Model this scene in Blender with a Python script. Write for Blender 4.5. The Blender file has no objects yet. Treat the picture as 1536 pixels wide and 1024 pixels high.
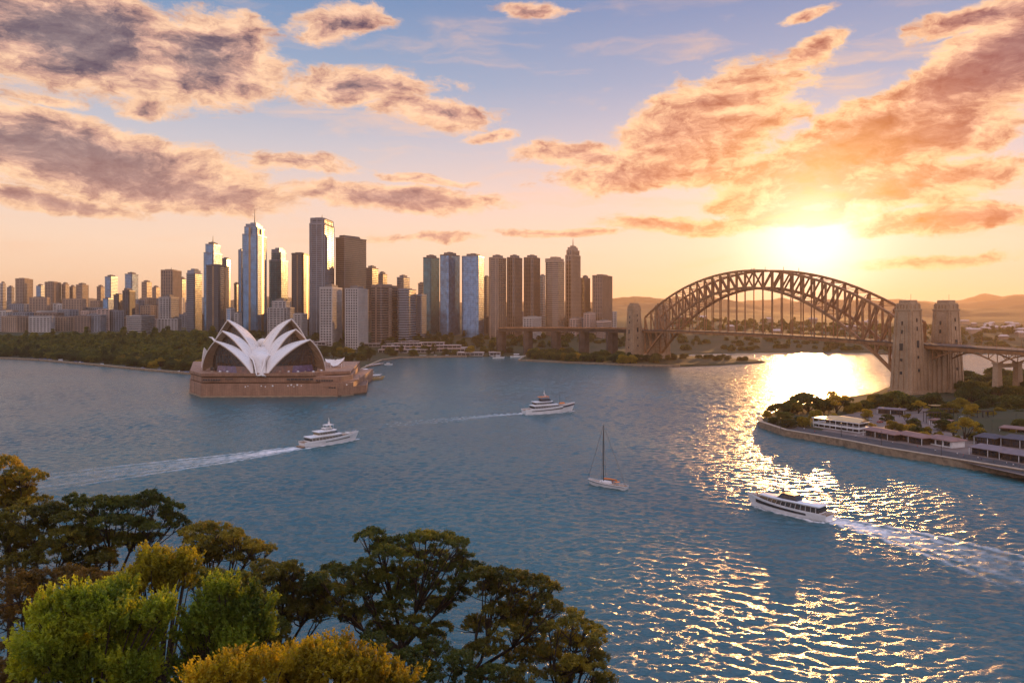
import bpy, bmesh, math, random
import numpy as np
from mathutils import Vector, Matrix
R = math.radians
S = bpy.context.scene
C = S.collection

# ------------------------------------------------------------------ camera, light, exposure
F = 1150.0      # focal length in photo pixels (photo 1536 wide)
CAMZ = 82.0
HOR = 462.0     # horizon row
cam_d = bpy.data.cameras.new('camera'); cam = bpy.data.objects.new('camera', cam_d); C.objects.link(cam)
cam_d.sensor_width = 36.0; cam_d.lens = F/1536*36.0
cam_d.shift_y = -(512-HOR)/1536
cam.location = (0, 0, CAMZ); cam.rotation_euler = (R(90), 0, 0)
cam_d.clip_start = 1.0; cam_d.clip_end = 60000
S.camera = cam
S.view_settings.view_transform = 'Standard'; S.view_settings.look = 'None'
S.view_settings.exposure = 0.95; S.view_settings.gamma = 1.0
S.render.engine = 'CYCLES'
S.cycles.use_denoising = True; S.render.filter_size = 1.15
S.cycles.max_bounces = 6; S.cycles.volume_bounces = 0; S.cycles.transparent_max_bounces = 6
S.cycles.diffuse_bounces = 2; S.cycles.glossy_bounces = 3
S.cycles.sample_clamp_direct = 0; S.cycles.sample_clamp_indirect = 6
S.cycles.caustics_reflective = False; S.cycles.caustics_refractive = False

SUN_AZ, SUN_EL = R(21.3), R(4.3)
SUND = Vector((math.sin(SUN_AZ)*math.cos(SUN_EL), math.cos(SUN_AZ)*math.cos(SUN_EL), math.sin(SUN_EL)))
sun_d = bpy.data.lights.new('sun', 'SUN'); sun = bpy.data.objects.new('sun', sun_d); C.objects.link(sun)
sun_d.energy = 2.4; sun_d.angle = R(0.5); sun_d.color = (1.0, 0.48, 0.15)
sun.rotation_euler = SUND.to_track_quat('Z', 'Y').to_euler()
sun.location = (300, -200, 400)

class NX:
    """tiny expression builder over shader nodes"""
    def __init__(s, nt, sock): s.nt = nt; s.s = sock
    def _m(s, op, *a, clamp=False):
        n = s.nt.nodes.new('ShaderNodeMath'); n.operation = op; n.use_clamp = clamp
        for i, v in enumerate((s,)+a):
            if isinstance(v, NX): s.nt.links.new(v.s, n.inputs[i])
            else: n.inputs[i].default_value = v
        return NX(s.nt, n.outputs[0])
    def __add__(s, o): return s._m('ADD', o)
    __radd__ = __add__
    def __sub__(s, o): return s._m('SUBTRACT', o)
    def __rsub__(s, o): return (s*-1)+o
    def __mul__(s, o): return s._m('MULTIPLY', o)
    __rmul__ = __mul__
    def __truediv__(s, o): return s._m('DIVIDE', o)
    def pow(s, o): return s._m('POWER', o)
    def max(s, o): return s._m('MAXIMUM', o)
    def min(s, o): return s._m('MINIMUM', o)
    def clamp(s): return s._m('ADD', 0.0, clamp=True)
    def sqrt(s): return s._m('SQRT')
    def abs(s): return s._m('ABSOLUTE')
    def step(s, a, b):
        n = s.nt.nodes.new('ShaderNodeMapRange'); n.interpolation_type = 'SMOOTHSTEP'
        s.nt.links.new(s.s, n.inputs[0]); n.inputs[1].default_value = a; n.inputs[2].default_value = b
        return NX(s.nt, n.outputs[0])
def nmix(nt, fac, a, b, blend='MIX'):
    n = nt.nodes.new('ShaderNodeMix'); n.data_type = 'RGBA'; n.blend_type = blend; n.clamp_result = False; n.clamp_factor = True
    for k, v in ((0, fac), (6, a), (7, b)):
        if hasattr(v, 's'): nt.links.new(v.s, n.inputs[k])
        elif k == 0: n.inputs[0].default_value = v
        else: n.inputs[k].default_value = (*v, 1) if len(v) == 3 else v
    return NX(nt, n.outputs[2])
def nnoise(nt, vec, scale, detail=4, rough=0.55, dist=0.0):
    n = nt.nodes.new('ShaderNodeTexNoise'); n.inputs['Scale'].default_value = scale
    n.inputs['Detail'].default_value = detail; n.inputs['Roughness'].default_value = rough; n.inputs['Distortion'].default_value = dist
    if vec is not None: nt.links.new(vec.s, n.inputs['Vector'])
    return NX(nt, n.outputs[0])
def ncomb(nt, x, y, z):
    n = nt.nodes.new('ShaderNodeCombineXYZ')
    for i, v in enumerate((x, y, z)):
        if isinstance(v, NX): nt.links.new(v.s, n.inputs[i])
        else: n.inputs[i].default_value = v
    return NX(nt, n.outputs[0])
def nramp(nt, fac, stops):
    n = nt.nodes.new('ShaderNodeValToRGB'); nt.links.new(fac.s, n.inputs[0]); e = n.color_ramp.elements
    while len(e) < len(stops): e.new(0.5)
    for k, (p, c) in enumerate(stops): e[k].position = p; e[k].color = (*c, 1)
    return NX(nt, n.outputs[0])
def srgb(r, g, b):
    f = lambda c: (c/255/12.92) if c/255 <= 0.04045 else ((c/255+0.055)/1.055)**2.4
    return (f(r), f(g), f(b))

# ------------------------------------------------------------------ world: sky, sunset glow, clouds
W = bpy.data.worlds.new("World"); S.world = W; W.use_nodes = True
nt = W.node_tree; nt.nodes.clear()
out = nt.nodes.new('ShaderNodeOutputWorld'); bg = nt.nodes.new('ShaderNodeBackground'); nt.links.new(bg.outputs[0], out.inputs[0])
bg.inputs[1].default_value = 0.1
sky = nt.nodes.new('ShaderNodeTexSky'); sky.sky_type = 'NISHITA'; sky.sun_disc = False
sky.sun_elevation = SUN_EL; sky.sun_rotation = SUN_AZ; sky.air_density = 1.3; sky.dust_density = 2.0; sky.ozone_density = 1.5
tc = nt.nodes.new('ShaderNodeTexCoord'); sep = nt.nodes.new('ShaderNodeSeparateXYZ'); nt.links.new(tc.outputs['Generated'], sep.inputs[0])
dx, dy, dz = (NX(nt, sep.outputs[i]) for i in range(3))
az = dx._m('ARCTAN2', dy); el = dz._m('ARCSINE')
g = (dx*SUND.x + dy*SUND.y + dz*SUND.z).max(0.0)
# clear sky by elevation (0..90 deg)
elf = (el/(math.pi/2)).max(0.0)
base = nramp(nt, elf, [(0.0, srgb(250,208,164)), (0.05, srgb(248,218,190)), (0.09, srgb(234,211,198)), (0.13, srgb(198,197,204)),
                       (0.18, srgb(150,172,198)), (0.24, srgb(110,146,186)), (0.34, srgb(98,140,186)), (0.6, srgb(170,185,225)), (1.0, srgb(190,200,235))])
# the half of the sky behind the camera: pale rose, brightened as fill light
back = (dy*-1).step(-0.2, 0.7)
base = nmix(nt, back*0.9, base, nramp(nt, elf, [(0.0, srgb(165,175,205)), (0.15, srgb(225,205,215)), (0.5, srgb(245,225,225)), (1.0, srgb(190,200,235))]))
nsk = nmix(nt, 1.0, NX(nt, sky.outputs[0]), (0.002, 0.002, 0.002), 'MULTIPLY')
base = nmix(nt, 1.0, base, nsk, 'ADD')
# cloud field in (azimuth, elevation)
def ae(px, py):
    x, y, z = (px-768)/F, 1.0, (HOR-py)/F; n = math.sqrt(x*x+y*y+z*z)
    return math.atan2(x, y), math.asin(z/n)
wv = ncomb(nt, az*1.0, el*1.9, 0.0)
wn = nnoise(nt, wv, 7.0, 5, 0.6); wn2 = nnoise(nt, ncomb(nt, az+7.3, el*1.9+3.1, 1.7), 5.0, 5, 0.6)
azw = az + (wn-0.5)*0.10; elw = el + (wn2-0.5)*0.045
fb = nnoise(nt, ncomb(nt, azw*1.0, elw*1.9, 0.0), 13.0, 10, 0.70, 0.0)
blobs = [ # px, py, rx, ry, tilt(deg, + rises to the right), weight
 (110,50,225,100,-4,1.25),(305,85,130,78,0,1.05),(505,35,65,28,10,.62),(545,132,120,27,3,.66),(655,172,95,20,-6,.58),
 (110,232,320,66,-9,1.3),(240,280,230,36,-6,.95),(60,302,190,16,-4,.8),(590,300,175,21,-2,.85),(455,250,90,16,0,.55),
 (205,160,50,14,0,.5),(1050,205,130,60,6,.85),(1090,150,120,42,12,.62),(1290,225,230,62,16,1.1),(1455,130,210,62,20,1.2),(1200,85,75,20,18,.62),
 (880,235,110,18,-5,.62),(985,262,170,24,2,.66),(1010,338,110,15,-3,.7),(830,350,85,7,0,.6),(1330,285,230,34,4,.9),(1440,330,170,22,3,.75),
 (800,12,50,12,0,.55),(740,203,42,10,4,.55),(1490,25,120,24,8,.8),(1215,20,40,10,5,.5),(1180,330,160,16,3,.65),(640,356,90,6,0,.45),
 (1510,75,150,50,14,1.1),(1380,210,160,50,10,1.0),(1230,300,140,30,4,.8),(1420,395,150,9,2,.5),(80,150,60,8,0,.5),(640,268,60,8,-4,.5)]
dens = None
for (px, py, rx, ry, tilt, wgt) in blobs:
    a0, e0 = ae(px, py); a1, _ = ae(px+rx, py); a2, _ = ae(px-rx, py); _, e1 = ae(px, py-ry)
    ra = (a1-a2)/2; re = abs(e1-e0); t = math.tan(R(tilt))
    u = (azw - a0); v = (elw - e0) - u*t
    q = ((u*(1/ra)).pow(2.0) + (v*(1/re)).pow(2.0)).sqrt()
    b = (1.0 - q)*wgt
    b = b.max(-1.0)
    dens = b if dens is None else dens.max(b)
dens = dens.max(-0.55)
# thin background cloudlets away from the placed banks and over the unseen half
d = dens*1.45 + 0.22 + (fb-0.5)*2.3
mask = d.step(-0.05, 0.42)
# relief: compare with the field a little towards the sun
fb2 = nnoise(nt, ncomb(nt, (azw+0.012)*1.0, (elw-0.010)*1.9, 0.0), 13.0, 10, 0.70, 0.0)
relief = (fb - fb2)*6.0
thick = (dens*1.3 + 0.25 + (fb-0.5)*1.2 + relief*0.45).step(0.12, 1.5)
near = g.pow(34.0); near2 = g.pow(160.0)
lit = nmix(nt, near, srgb(255,208,164), srgb(255,214,140))
lit = nmix(nt, elf.step(0.18, 0.30)*0.3, lit, srgb(225,195,185))
dark = nmix(nt, elf.step(0.02, 0.16), srgb(196,146,132), srgb(128,110,114))
dark = nmix(nt, near, dark, srgb(216,118,56))
dark = nmix(nt, near2, dark, srgb(255,205,110))
mid = nmix(nt, near, srgb(206,160,140), srgb(240,166,100))
ccol = nmix(nt, (thick*2.0).min(1.0), lit, mid); ccol = nmix(nt, (thick*2.0-1.0).max(0.0), ccol, dark)
ccol = nmix(nt, 1.0, ccol, ncomb(nt, relief*-0.11, relief*-0.085, relief*-0.065), 'ADD')
# thin veils of high cloud between the banks
veil = nnoise(nt, ncomb(nt, azw*0.8, elw*4.5, 4.2), 7.0, 7, 0.6, 0.4).step(0.50, 0.74)*elf.step(0.015, 0.06)*(1.0-elf.step(0.16, 0.30))
base = nmix(nt, veil*0.55, base, nmix(nt, near, srgb(250,205,170), srgb(255,205,130)))
skyc = nmix(nt, mask*0.93, base, ccol)
# glow round the sun
glow = nmix(nt, 1.0, nmix(nt, g.pow(9.0), (0,0,0), (0.08,0.0,-0.06)), nmix(nt, g.pow(75.0), (0,0,0), (0.20,0.14,0.05)), 'ADD')
glow = nmix(nt, 1.0, glow, nmix(nt, g.pow(500.0), (0,0,0), (0.75,0.72,0.62)), 'ADD')
skyc = nmix(nt, 1.0, skyc, glow, 'ADD')
# the frame is exposed for the shade; overhead and behind, unseen sky brightened as fill
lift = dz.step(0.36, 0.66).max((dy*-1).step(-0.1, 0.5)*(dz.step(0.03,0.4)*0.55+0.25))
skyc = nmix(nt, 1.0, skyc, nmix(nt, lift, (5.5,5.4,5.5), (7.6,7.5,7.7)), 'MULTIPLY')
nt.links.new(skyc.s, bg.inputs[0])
W.cycles.sampling_method = 'MANUAL'; W.cycles.sample_map_resolution = 512

# ------------------------------------------------------------------ helpers
def site(px, py, z=0.0):
    Y = F*(CAMZ-z)/(py-HOR); return Vector(((px-768)*Y/F, Y, z))
def at(px, py, D):
    return Vector(((px-768)*D/F, D, CAMZ-(py-HOR)*D/F))
def tag(o, label=None, cat=None, group=None, kind=None):
    if label: o['label'] = label
    if cat: o['category'] = cat
    if group: o['group'] = group
    if kind: o['kind'] = kind
    return o
def thing(name, label, cat, loc=(0,0,0), rz=0.0, group=None):
    o = bpy.data.objects.new(name, None); o.empty_display_size = 1; C.objects.link(o)
    o.location = loc; o.rotation_euler = (0,0,rz); return tag(o, label, cat, group)
def dup(root, loc=None, rz=None, scale=None, label=None, group=None, kids=True):
    r = root.copy(); C.objects.link(r)
    if loc is not None: r.location = loc
    if rz is not None: r.rotation_euler = (0,0,rz)
    if scale is not None: r.scale = scale if hasattr(scale, '__len__') else (scale,)*3
    if label: r['label'] = label
    if group: r['group'] = group
    if kids:
        for ch in list(root.children):
            c = ch.copy(); C.objects.link(c); c.parent = r
            for gch in list(ch.children):
                d_ = gch.copy(); C.objects.link(d_); d_.parent = c
    return r
class MB:
    def __init__(s): s.v = []; s.f = []
    def add(s, vs, fs):
        n = len(s.v); s.v += [tuple(p) for p in vs]; s.f += [tuple(i+n for i in q) for q in fs]
    def box(s, x0, x1, y0, y1, z0, z1):
        s.add([(x0,y0,z0),(x1,y0,z0),(x1,y1,z0),(x0,y1,z0),(x0,y0,z1),(x1,y0,z1),(x1,y1,z1),(x0,y1,z1)],
              [(0,3,2,1),(4,5,6,7),(0,1,5,4),(1,2,6,5),(2,3,7,6),(3,0,4,7)]); return s
    def cbox(s, cx, cy, cz, w, d, h, rz=0.0, taper=1.0):
        c, n = math.cos(rz), math.sin(rz); vs = []
        for z, k in ((-h/2, 1.0), (h/2, taper)):
            for (a, b) in ((-1,-1),(1,-1),(1,1),(-1,1)):
                x, y = a*w/2*k, b*d/2*k; vs.append((cx+x*c-y*n, cy+x*n+y*c, cz+z))
        s.add(vs, [(0,3,2,1),(4,5,6,7),(0,1,5,4),(1,2,6,5),(2,3,7,6),(3,0,4,7)]); return s
    def prism(s, poly, z0, z1, top=None):
        n = len(poly); tp = top or poly
        s.add([(p[0],p[1],z0) for p in poly]+[(p[0],p[1],z1) for p in tp],
              [tuple(range(n-1,-1,-1)), tuple(range(n,2*n))]+[(i,(i+1)%n,n+(i+1)%n,n+i) for i in range(n)]); return s
    def beam(s, p, q, w, h=None):
        p, q = Vector(p), Vector(q); h = h or w; d = q-p
        if d.length < 1e-6: return s
        d.normalize(); up = Vector((0,0,1)) if abs(d.z) < 0.95 else Vector((1,0,0))
        a = d.cross(up).normalized()*w/2; b = a.cross(d).normalized()*h/2
        s.add([p-a-b,p+a-b,p+a+b,p-a+b,q-a-b,q+a-b,q+a+b,q-a+b],
              [(0,1,2,3),(7,6,5,4),(1,0,4,5),(2,1,5,6),(3,2,6,7),(0,3,7,4)]); return s
    def tube(s, pts, rs, n=8, cap=True):
        pts = [Vector(p) for p in pts]
        if not hasattr(rs, '__len__'): rs = [rs]*len(pts)
        vs = []; a = None
        for i, p in enumerate(pts):
            d = (pts[min(i+1,len(pts)-1)]-pts[max(i-1,0)])
            d = d.normalized() if d.length > 1e-9 else Vector((0,0,1))
            if a is None: a = d.cross(Vector((0,0,1)) if abs(d.z) < 0.9 else Vector((1,0,0))).normalized()
            else: a = (a - d*a.dot(d)).normalized()
            b = d.cross(a)
            for k in range(n):
                t = 2*math.pi*k/n; vs.append(p + (a*math.cos(t)+b*math.sin(t))*rs[i])
        fs = [(i*n+k, i*n+(k+1)%n, (i+1)*n+(k+1)%n, (i+1)*n+k) for i in range(len(pts)-1) for k in range(n)]
        if cap: fs += [tuple(range(n-1,-1,-1)), tuple((len(pts)-1)*n+k for k in range(n))]
        s.add(vs, fs); return s
    def loft(s, rings, cap=True, closed=True):
        n = len(rings[0]); vs = [p for r in rings for p in r]
        m = n if closed else n-1
        fs = [(i*n+k, i*n+(k+1)%n, (i+1)*n+(k+1)%n, (i+1)*n+k) for i in range(len(rings)-1) for k in range(m)]
        if cap: fs += [tuple(range(n-1,-1,-1)), tuple((len(rings)-1)*n+k for k in range(n))]
        s.add(vs, fs); return s
    def sphere(s, c, rx, ry, rz, n=8, m=6):
        rings = []
        for i in range(m+1):
            t = math.pi*i/m; r_ = max(math.sin(t), 0.02)
            rings.append([(c[0]+rx*r_*math.cos(2*math.pi*k/n), c[1]+ry*r_*math.sin(2*math.pi*k/n), c[2]-rz*math.cos(t)) for k in range(n)])
        return s.loft(rings)
    def mesh(s, name):
        me = bpy.data.meshes.new(name); me.from_pydata(s.v, [], s.f); me.validate(); me.update(); return me
    def build(s, name, mat, parent=None, smooth=False, bevel=0.0):
        me = s.mesh(name); me.materials.append(mat)
        o = bpy.data.objects.new(name, me); C.objects.link(o)
        if parent: o.parent = parent
        if smooth:
            for p in me.polygons: p.use_smooth = True
            me.set_sharp_from_angle(angle=R(40))
        if bevel:
            b = o.modifiers.new('bevel', 'BEVEL'); b.width = bevel; b.segments = 2; b.limit_method = 'ANGLE'
        return o
def npmesh(name, verts, quads, mat, parent=None, smooth=False):
    me = bpy.data.meshes.new(name); nv, nq = len(verts), len(quads); k = quads.shape[1]
    me.vertices.add(nv); me.vertices.foreach_set('co', np.ascontiguousarray(verts, dtype=np.float32).ravel())
    me.loops.add(nq*k); me.loops.foreach_set('vertex_index', np.ascontiguousarray(quads, dtype=np.int32).ravel())
    me.polygons.add(nq); me.polygons.foreach_set('loop_start', np.arange(0, nq*k, k, dtype=np.int32))
    me.polygons.foreach_set('loop_total', np.full(nq, k, dtype=np.int32))
    if smooth: me.polygons.foreach_set('use_smooth', np.ones(nq, dtype=bool))
    me.update(calc_edges=True); me.materials.append(mat)
    o = bpy.data.objects.new(name, me); C.objects.link(o)
    if parent: o.parent = parent
    return o

# ------------------------------------------------------------------ materials
MATS = {}
def mat(name, col, rough=0.7, metal=0.0, var=0.12, scale=0.3, bump=0.0, bscale=None, spec=0.5, col2=None, detail=5, ior=None):
    if name in MATS: return MATS[name]
    m = bpy.data.materials.new(name); m.use_nodes = True; t = m.node_tree; b = t.nodes['Principled BSDF']
    b.inputs['Roughness'].default_value = rough; b.inputs['Metallic'].default_value = metal
    b.inputs['Specular IOR Level'].default_value = spec
    if ior: b.inputs['IOR'].default_value = ior
    co = t.nodes.new('ShaderNodeTexCoord'); v = NX(t, co.outputs['Object'])
    n = nnoise(t, v, scale, detail, 0.6)
    c2 = col2 or tuple(max(0, c*(1-2.2*var)) for c in col); c1 = tuple(min(1, c*(1+var)) for c in col)
    cc = nramp(t, n, [(0.3, c2), (0.7, c1)]); t.links.new(cc.s, b.inputs['Base Color'])
    rr = n*0.15 + (rough-0.07); t.links.new(rr.s, b.inputs['Roughness'])
    if bump:
        bn = t.nodes.new('ShaderNodeBump'); bn.inputs['Strength'].default_value = bump; bn.inputs['Distance'].default_value = 0.3
        nn = nnoise(t, v, bscale or scale*4, 4, 0.6); t.links.new(nn.s, bn.inputs['Height']); t.links.new(bn.outputs[0], b.inputs['Normal'])
    MATS[name] = m; return m
def leafmat(name, c1, c2, c3, trans=0.45, scale=0.25):
    m = bpy.data.materials.new(name); m.use_nodes = True; t = m.node_tree; b = t.nodes['Principled BSDF']
    co = t.nodes.new('ShaderNodeTexCoord'); v = NX(t, co.outputs['Object'])
    oi = t.nodes.new('ShaderNodeObjectInfo'); rnd = NX(t, oi.outputs['Random'])
    n = nnoise(t, v, scale, 3, 0.6); n2 = nnoise(t, v, scale*9, 2, 0.7)
    fac = (n*0.75 + n2*0.35 + (rnd-0.5)*0.18)
    cc = nramp(t, fac, [(0.36, c1), (0.55, c2), (0.74, c3)])
    t.links.new(cc.s, b.inputs['Base Color']); b.inputs['Roughness'].default_value = 0.55; b.inputs['Specular IOR Level'].default_value = 0.3
    tr = t.nodes.new('ShaderNodeBsdfTranslucent'); tc_ = nmix(t, 1.0, cc, (2.8,2.3,0.8), 'MULTIPLY'); t.links.new(tc_.s, tr.inputs[0])
    mx = t.nodes.new('ShaderNodeMixShader'); mx.inputs[0].default_value = trans
    t.links.new(b.outputs[0], mx.inputs[1]); t.links.new(tr.outputs[0], mx.inputs[2]); t.links.new(mx.outputs[0], t.nodes['Material Output'].inputs[0])
    MATS[name] = m; return m
def glassmat(name, col, rough=0.12, bump=0.03, metal=0.0, spec=1.0, scale=0.06):
    m = mat(name, col, rough, metal, 0.25, 0.12, bump, scale, spec); return m
# ------------------------------------------------------------------ ground shape
def shore(pts): return np.array([[site(x, y).x, site(x, y).y] for x, y in pts])
MAIN = shore([(-700,531),(-300,531),(0,538),(60,541),(130,547),(200,554),(290,562),(310,572),(400,578),(520,570),(540,556),(556,548),(572,541),(600,537),
              (700,535),(790,534),(778,541),(860,545),(950,548.5),(1020,550),(1080,548),(1150,543.5),(1130,540),(1080,537.5),(1020,534.5),(1030,531.5),
              (1100,529.5),(1220,528),(1350,530),(1536,531),(2300,532)])
MAIN = np.vstack([MAIN, [[16000, 2500],[16000, 15500],[-16000, 15500],[-16000, 1400]]])
HEAD = shore([(1139,633),(1142,641),(1180,654),(1260,668),(1330,682),(1440,700.5),(1536,717),(1760,757),(2300,800),(2600,700),(2300,580),(1800,560),
              (1536,566),(1450,573),(1335,582),(1305,594),(1250,603),(1170,616)])
def sdist(P, X, Y):
    """signed distance, + inside polygon P"""
    d2 = np.full(X.shape, 1e18); ins = np.zeros(X.shape, bool); n = len(P)
    for i in range(n):
        ax, ay = P[i]; bx, by = P[(i+1)%n]; ex, ey = bx-ax, by-ay
        t = np.clip(((X-ax)*ex+(Y-ay)*ey)/(ex*ex+ey*ey+1e-12), 0, 1)
        d2 = np.minimum(d2, (X-ax-t*ex)**2+(Y-ay-t*ey)**2)
        c = ((ay > Y) != (by > Y)); xi = ax+(Y-ay)*ex/(ey if abs(ey) > 1e-12 else 1e-12)
        ins ^= c & (X < xi)
    d = np.sqrt(d2); return np.where(ins, d, -d)
def sst(a, b, x): t = np.clip((x-a)/(b-a), 0, 1); return t*t*(3-2*t)
_r = np.random.RandomState(5)
_hw = [( _r.uniform(0, 6.28), l*_r.uniform(.8,1.2), _r.uniform(0,6.28), 1) for l in (420,360,700,900,250,1500,1900,2600) for _ in range(3)]
def lump(X, Y):
    z = 0
    for a, l, p, _ in _hw: z = z + np.sin((X*math.cos(a)+Y*math.sin(a))*6.283/l+p)*l**0.8
    return z/sum(h[1]**0.8 for h in _hw)*3.2
def height(X, Y):
    X = np.asarray(X, float); Y = np.asarray(Y, float)
    sm = sdist(MAIN, X, Y); sh = sdist(HEAD, X, Y)
    px = 768+X/np.maximum(Y,1)*F
    side = sst(1500, 900, px)      # the city side is higher than the low shore beyond the bridge
    lm = lump(X, Y)
    hm = 2.2 + (26*sst(20, 330, sm)+16*sst(330, 900, sm))*side + (1-side)*(16*sst(40,500,sm)*(1+0.5*lm)) + 3*lm*sst(60,300,sm)
    far = sst(2600, 9000, Y)
    hm = hm + far*(30+70*np.clip(lm+0.6, 0, 2.2)) 
    hm = np.where(sm > 0, np.minimum(hm, 1.8+sm*0.6), np.maximum(sm*0.6, -6))
    hm = np.where((sm > 0) & (sm < 1.5), sm*1.2, hm)
    # opera peninsula stays low
    hh = np.where(sh > 0, np.minimum(3.2+6*sst(60,200,sh)*sst(1380,1500,px), sh*1.6), np.maximum(sh*0.6, -6))
    return np.maximum(hm, hh)
def hz(x, y): return float(height(np.array([x]), np.array([y]))[0])
# ------------------------------------------------------------------ water
def wake_paths():
    P = lambda l: np.array([[site(x, y).x, site(x, y).y] for x, y in l])
    return [ # centreline, half width at start/end, strength
      (P([(455,671),(400,679),(330,689),(250,699),(150,712),(60,724),(-60,741)]), 4.0, 24.0, 1.0),
      (P([(788,620),(740,623),(690,628),(620,634),(540,641),(480,646)]), 3.0, 14.0, 0.65),
      (P([(1240,779),(1290,790),(1350,804),(1430,826),(1536,858),(1640,893)]), 3.2, 21.0, 1.25)]
def wake_fields(X, Y):
    foam = np.zeros_like(X); bump = np.zeros_like(X)
    for P, w0, w1, st in wake_paths():
        seg = np.linalg.norm(np.diff(P, axis=0), axis=1); L = np.concatenate([[0], np.cumsum(seg)]); T = L[-1]
        best = np.full(X.shape, 1e9); along = np.zeros_like(X); side = np.zeros_like(X)
        box = (X > P[:,0].min()-60) & (X < P[:,0].max()+60) & (Y > P[:,1].min()-60) & (Y < P[:,1].max()+60)
        x, y = X[box], Y[box]; bb = np.full(x.shape, 1e9); sd = np.full(x.shape, 1e6); al = np.zeros_like(x)
        for i in range(len(P)-1):
            e = P[i+1]-P[i]; t = np.clip(((x-P[i,0])*e[0]+(y-P[i,1])*e[1])/(e@e), 0, 1)
            ddx, ddy = x-P[i,0]-t*e[0], y-P[i,1]-t*e[1]; dd = np.hypot(ddx, ddy); m = dd < bb
            dd = np.where((np.array(i) == 0) & ((x-P[0,0])*e[0]+(y-P[0,1])*e[1] < 0), 1e8, dd); m = dd < bb; bb[m] = dd[m]; al[m] = (L[i]+t*seg[i])[m]; sd[m] = ((e[0]*ddy-e[1]*ddx)/seg[i])[m]
        u = al/T; hw = w0+(w1-w0)*u**0.8; q = bb/hw
        endf = np.clip(1-u, 0, 1)**0.3*np.clip(u*30+0.3, 0, 1)
        nz = 0.5+0.5*np.sin(x*0.9+np.sin(y*0.7)*2.1)*np.sin(y*1.3+np.sin(x*0.45)*1.7)
        nz2 = 0.5+0.5*np.sin(al*0.35+sd*1.7+np.sin(sd*2.3)*2)
        core = np.exp(-(q/0.5)**2)*((1-u)**4*1.0+0.30)
        edge = np.exp(-((q-0.92)/0.13)**2)*0.75*(0.6+0.4*nz2)*(1-u)**.5
        strip = np.exp(-((q-0.5)/0.16)**2)*0.35*(.5+.5*nz)
        f = st*endf*(core*(0.45+0.7*nz)+edge+strip)
        foam[box] = np.maximum(foam[box], np.clip(f, 0, 1))
        b_ = 0
        for k, a_ in ((0.92, .45), (1.35, .30), (1.8, .2), (0.5, .15)): b_ = b_+a_*np.exp(-((q-k)/0.16)**2)
        bump[box] += b_*st*np.clip(1-u*0.7, 0, 1)
    # foam along the moving hulls' waterlines and a small bow wave
    for (sx_, sy_, bx_, by_, hb) in ((454.5,670.5,536.5,658,3.6),(787,621,861,616,3.8),(1241,781,1123.5,755,3.4)):
        s, b = site(sx_, sy_), site(bx_, by_); ex, ey = b.x-s.x, b.y-s.y; L2 = ex*ex+ey*ey
        t = ((X-s.x)*ex+(Y-s.y)*ey)/L2; dd = np.abs((X-s.x)*ey-(Y-s.y)*ex)/math.sqrt(L2)
        w = hb*np.clip((1.02-t)/0.35, 0, 1)**0.6+(1-np.clip(t, 0, 1))*1.2
        ok = (t > -.05) & (t < 1.03); foam = np.where(ok, np.maximum(foam, np.exp(-((dd-w)/1.0)**2)*(0.95-0.35*np.clip(t, 0, 1))), foam)
    return foam, bump
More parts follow.
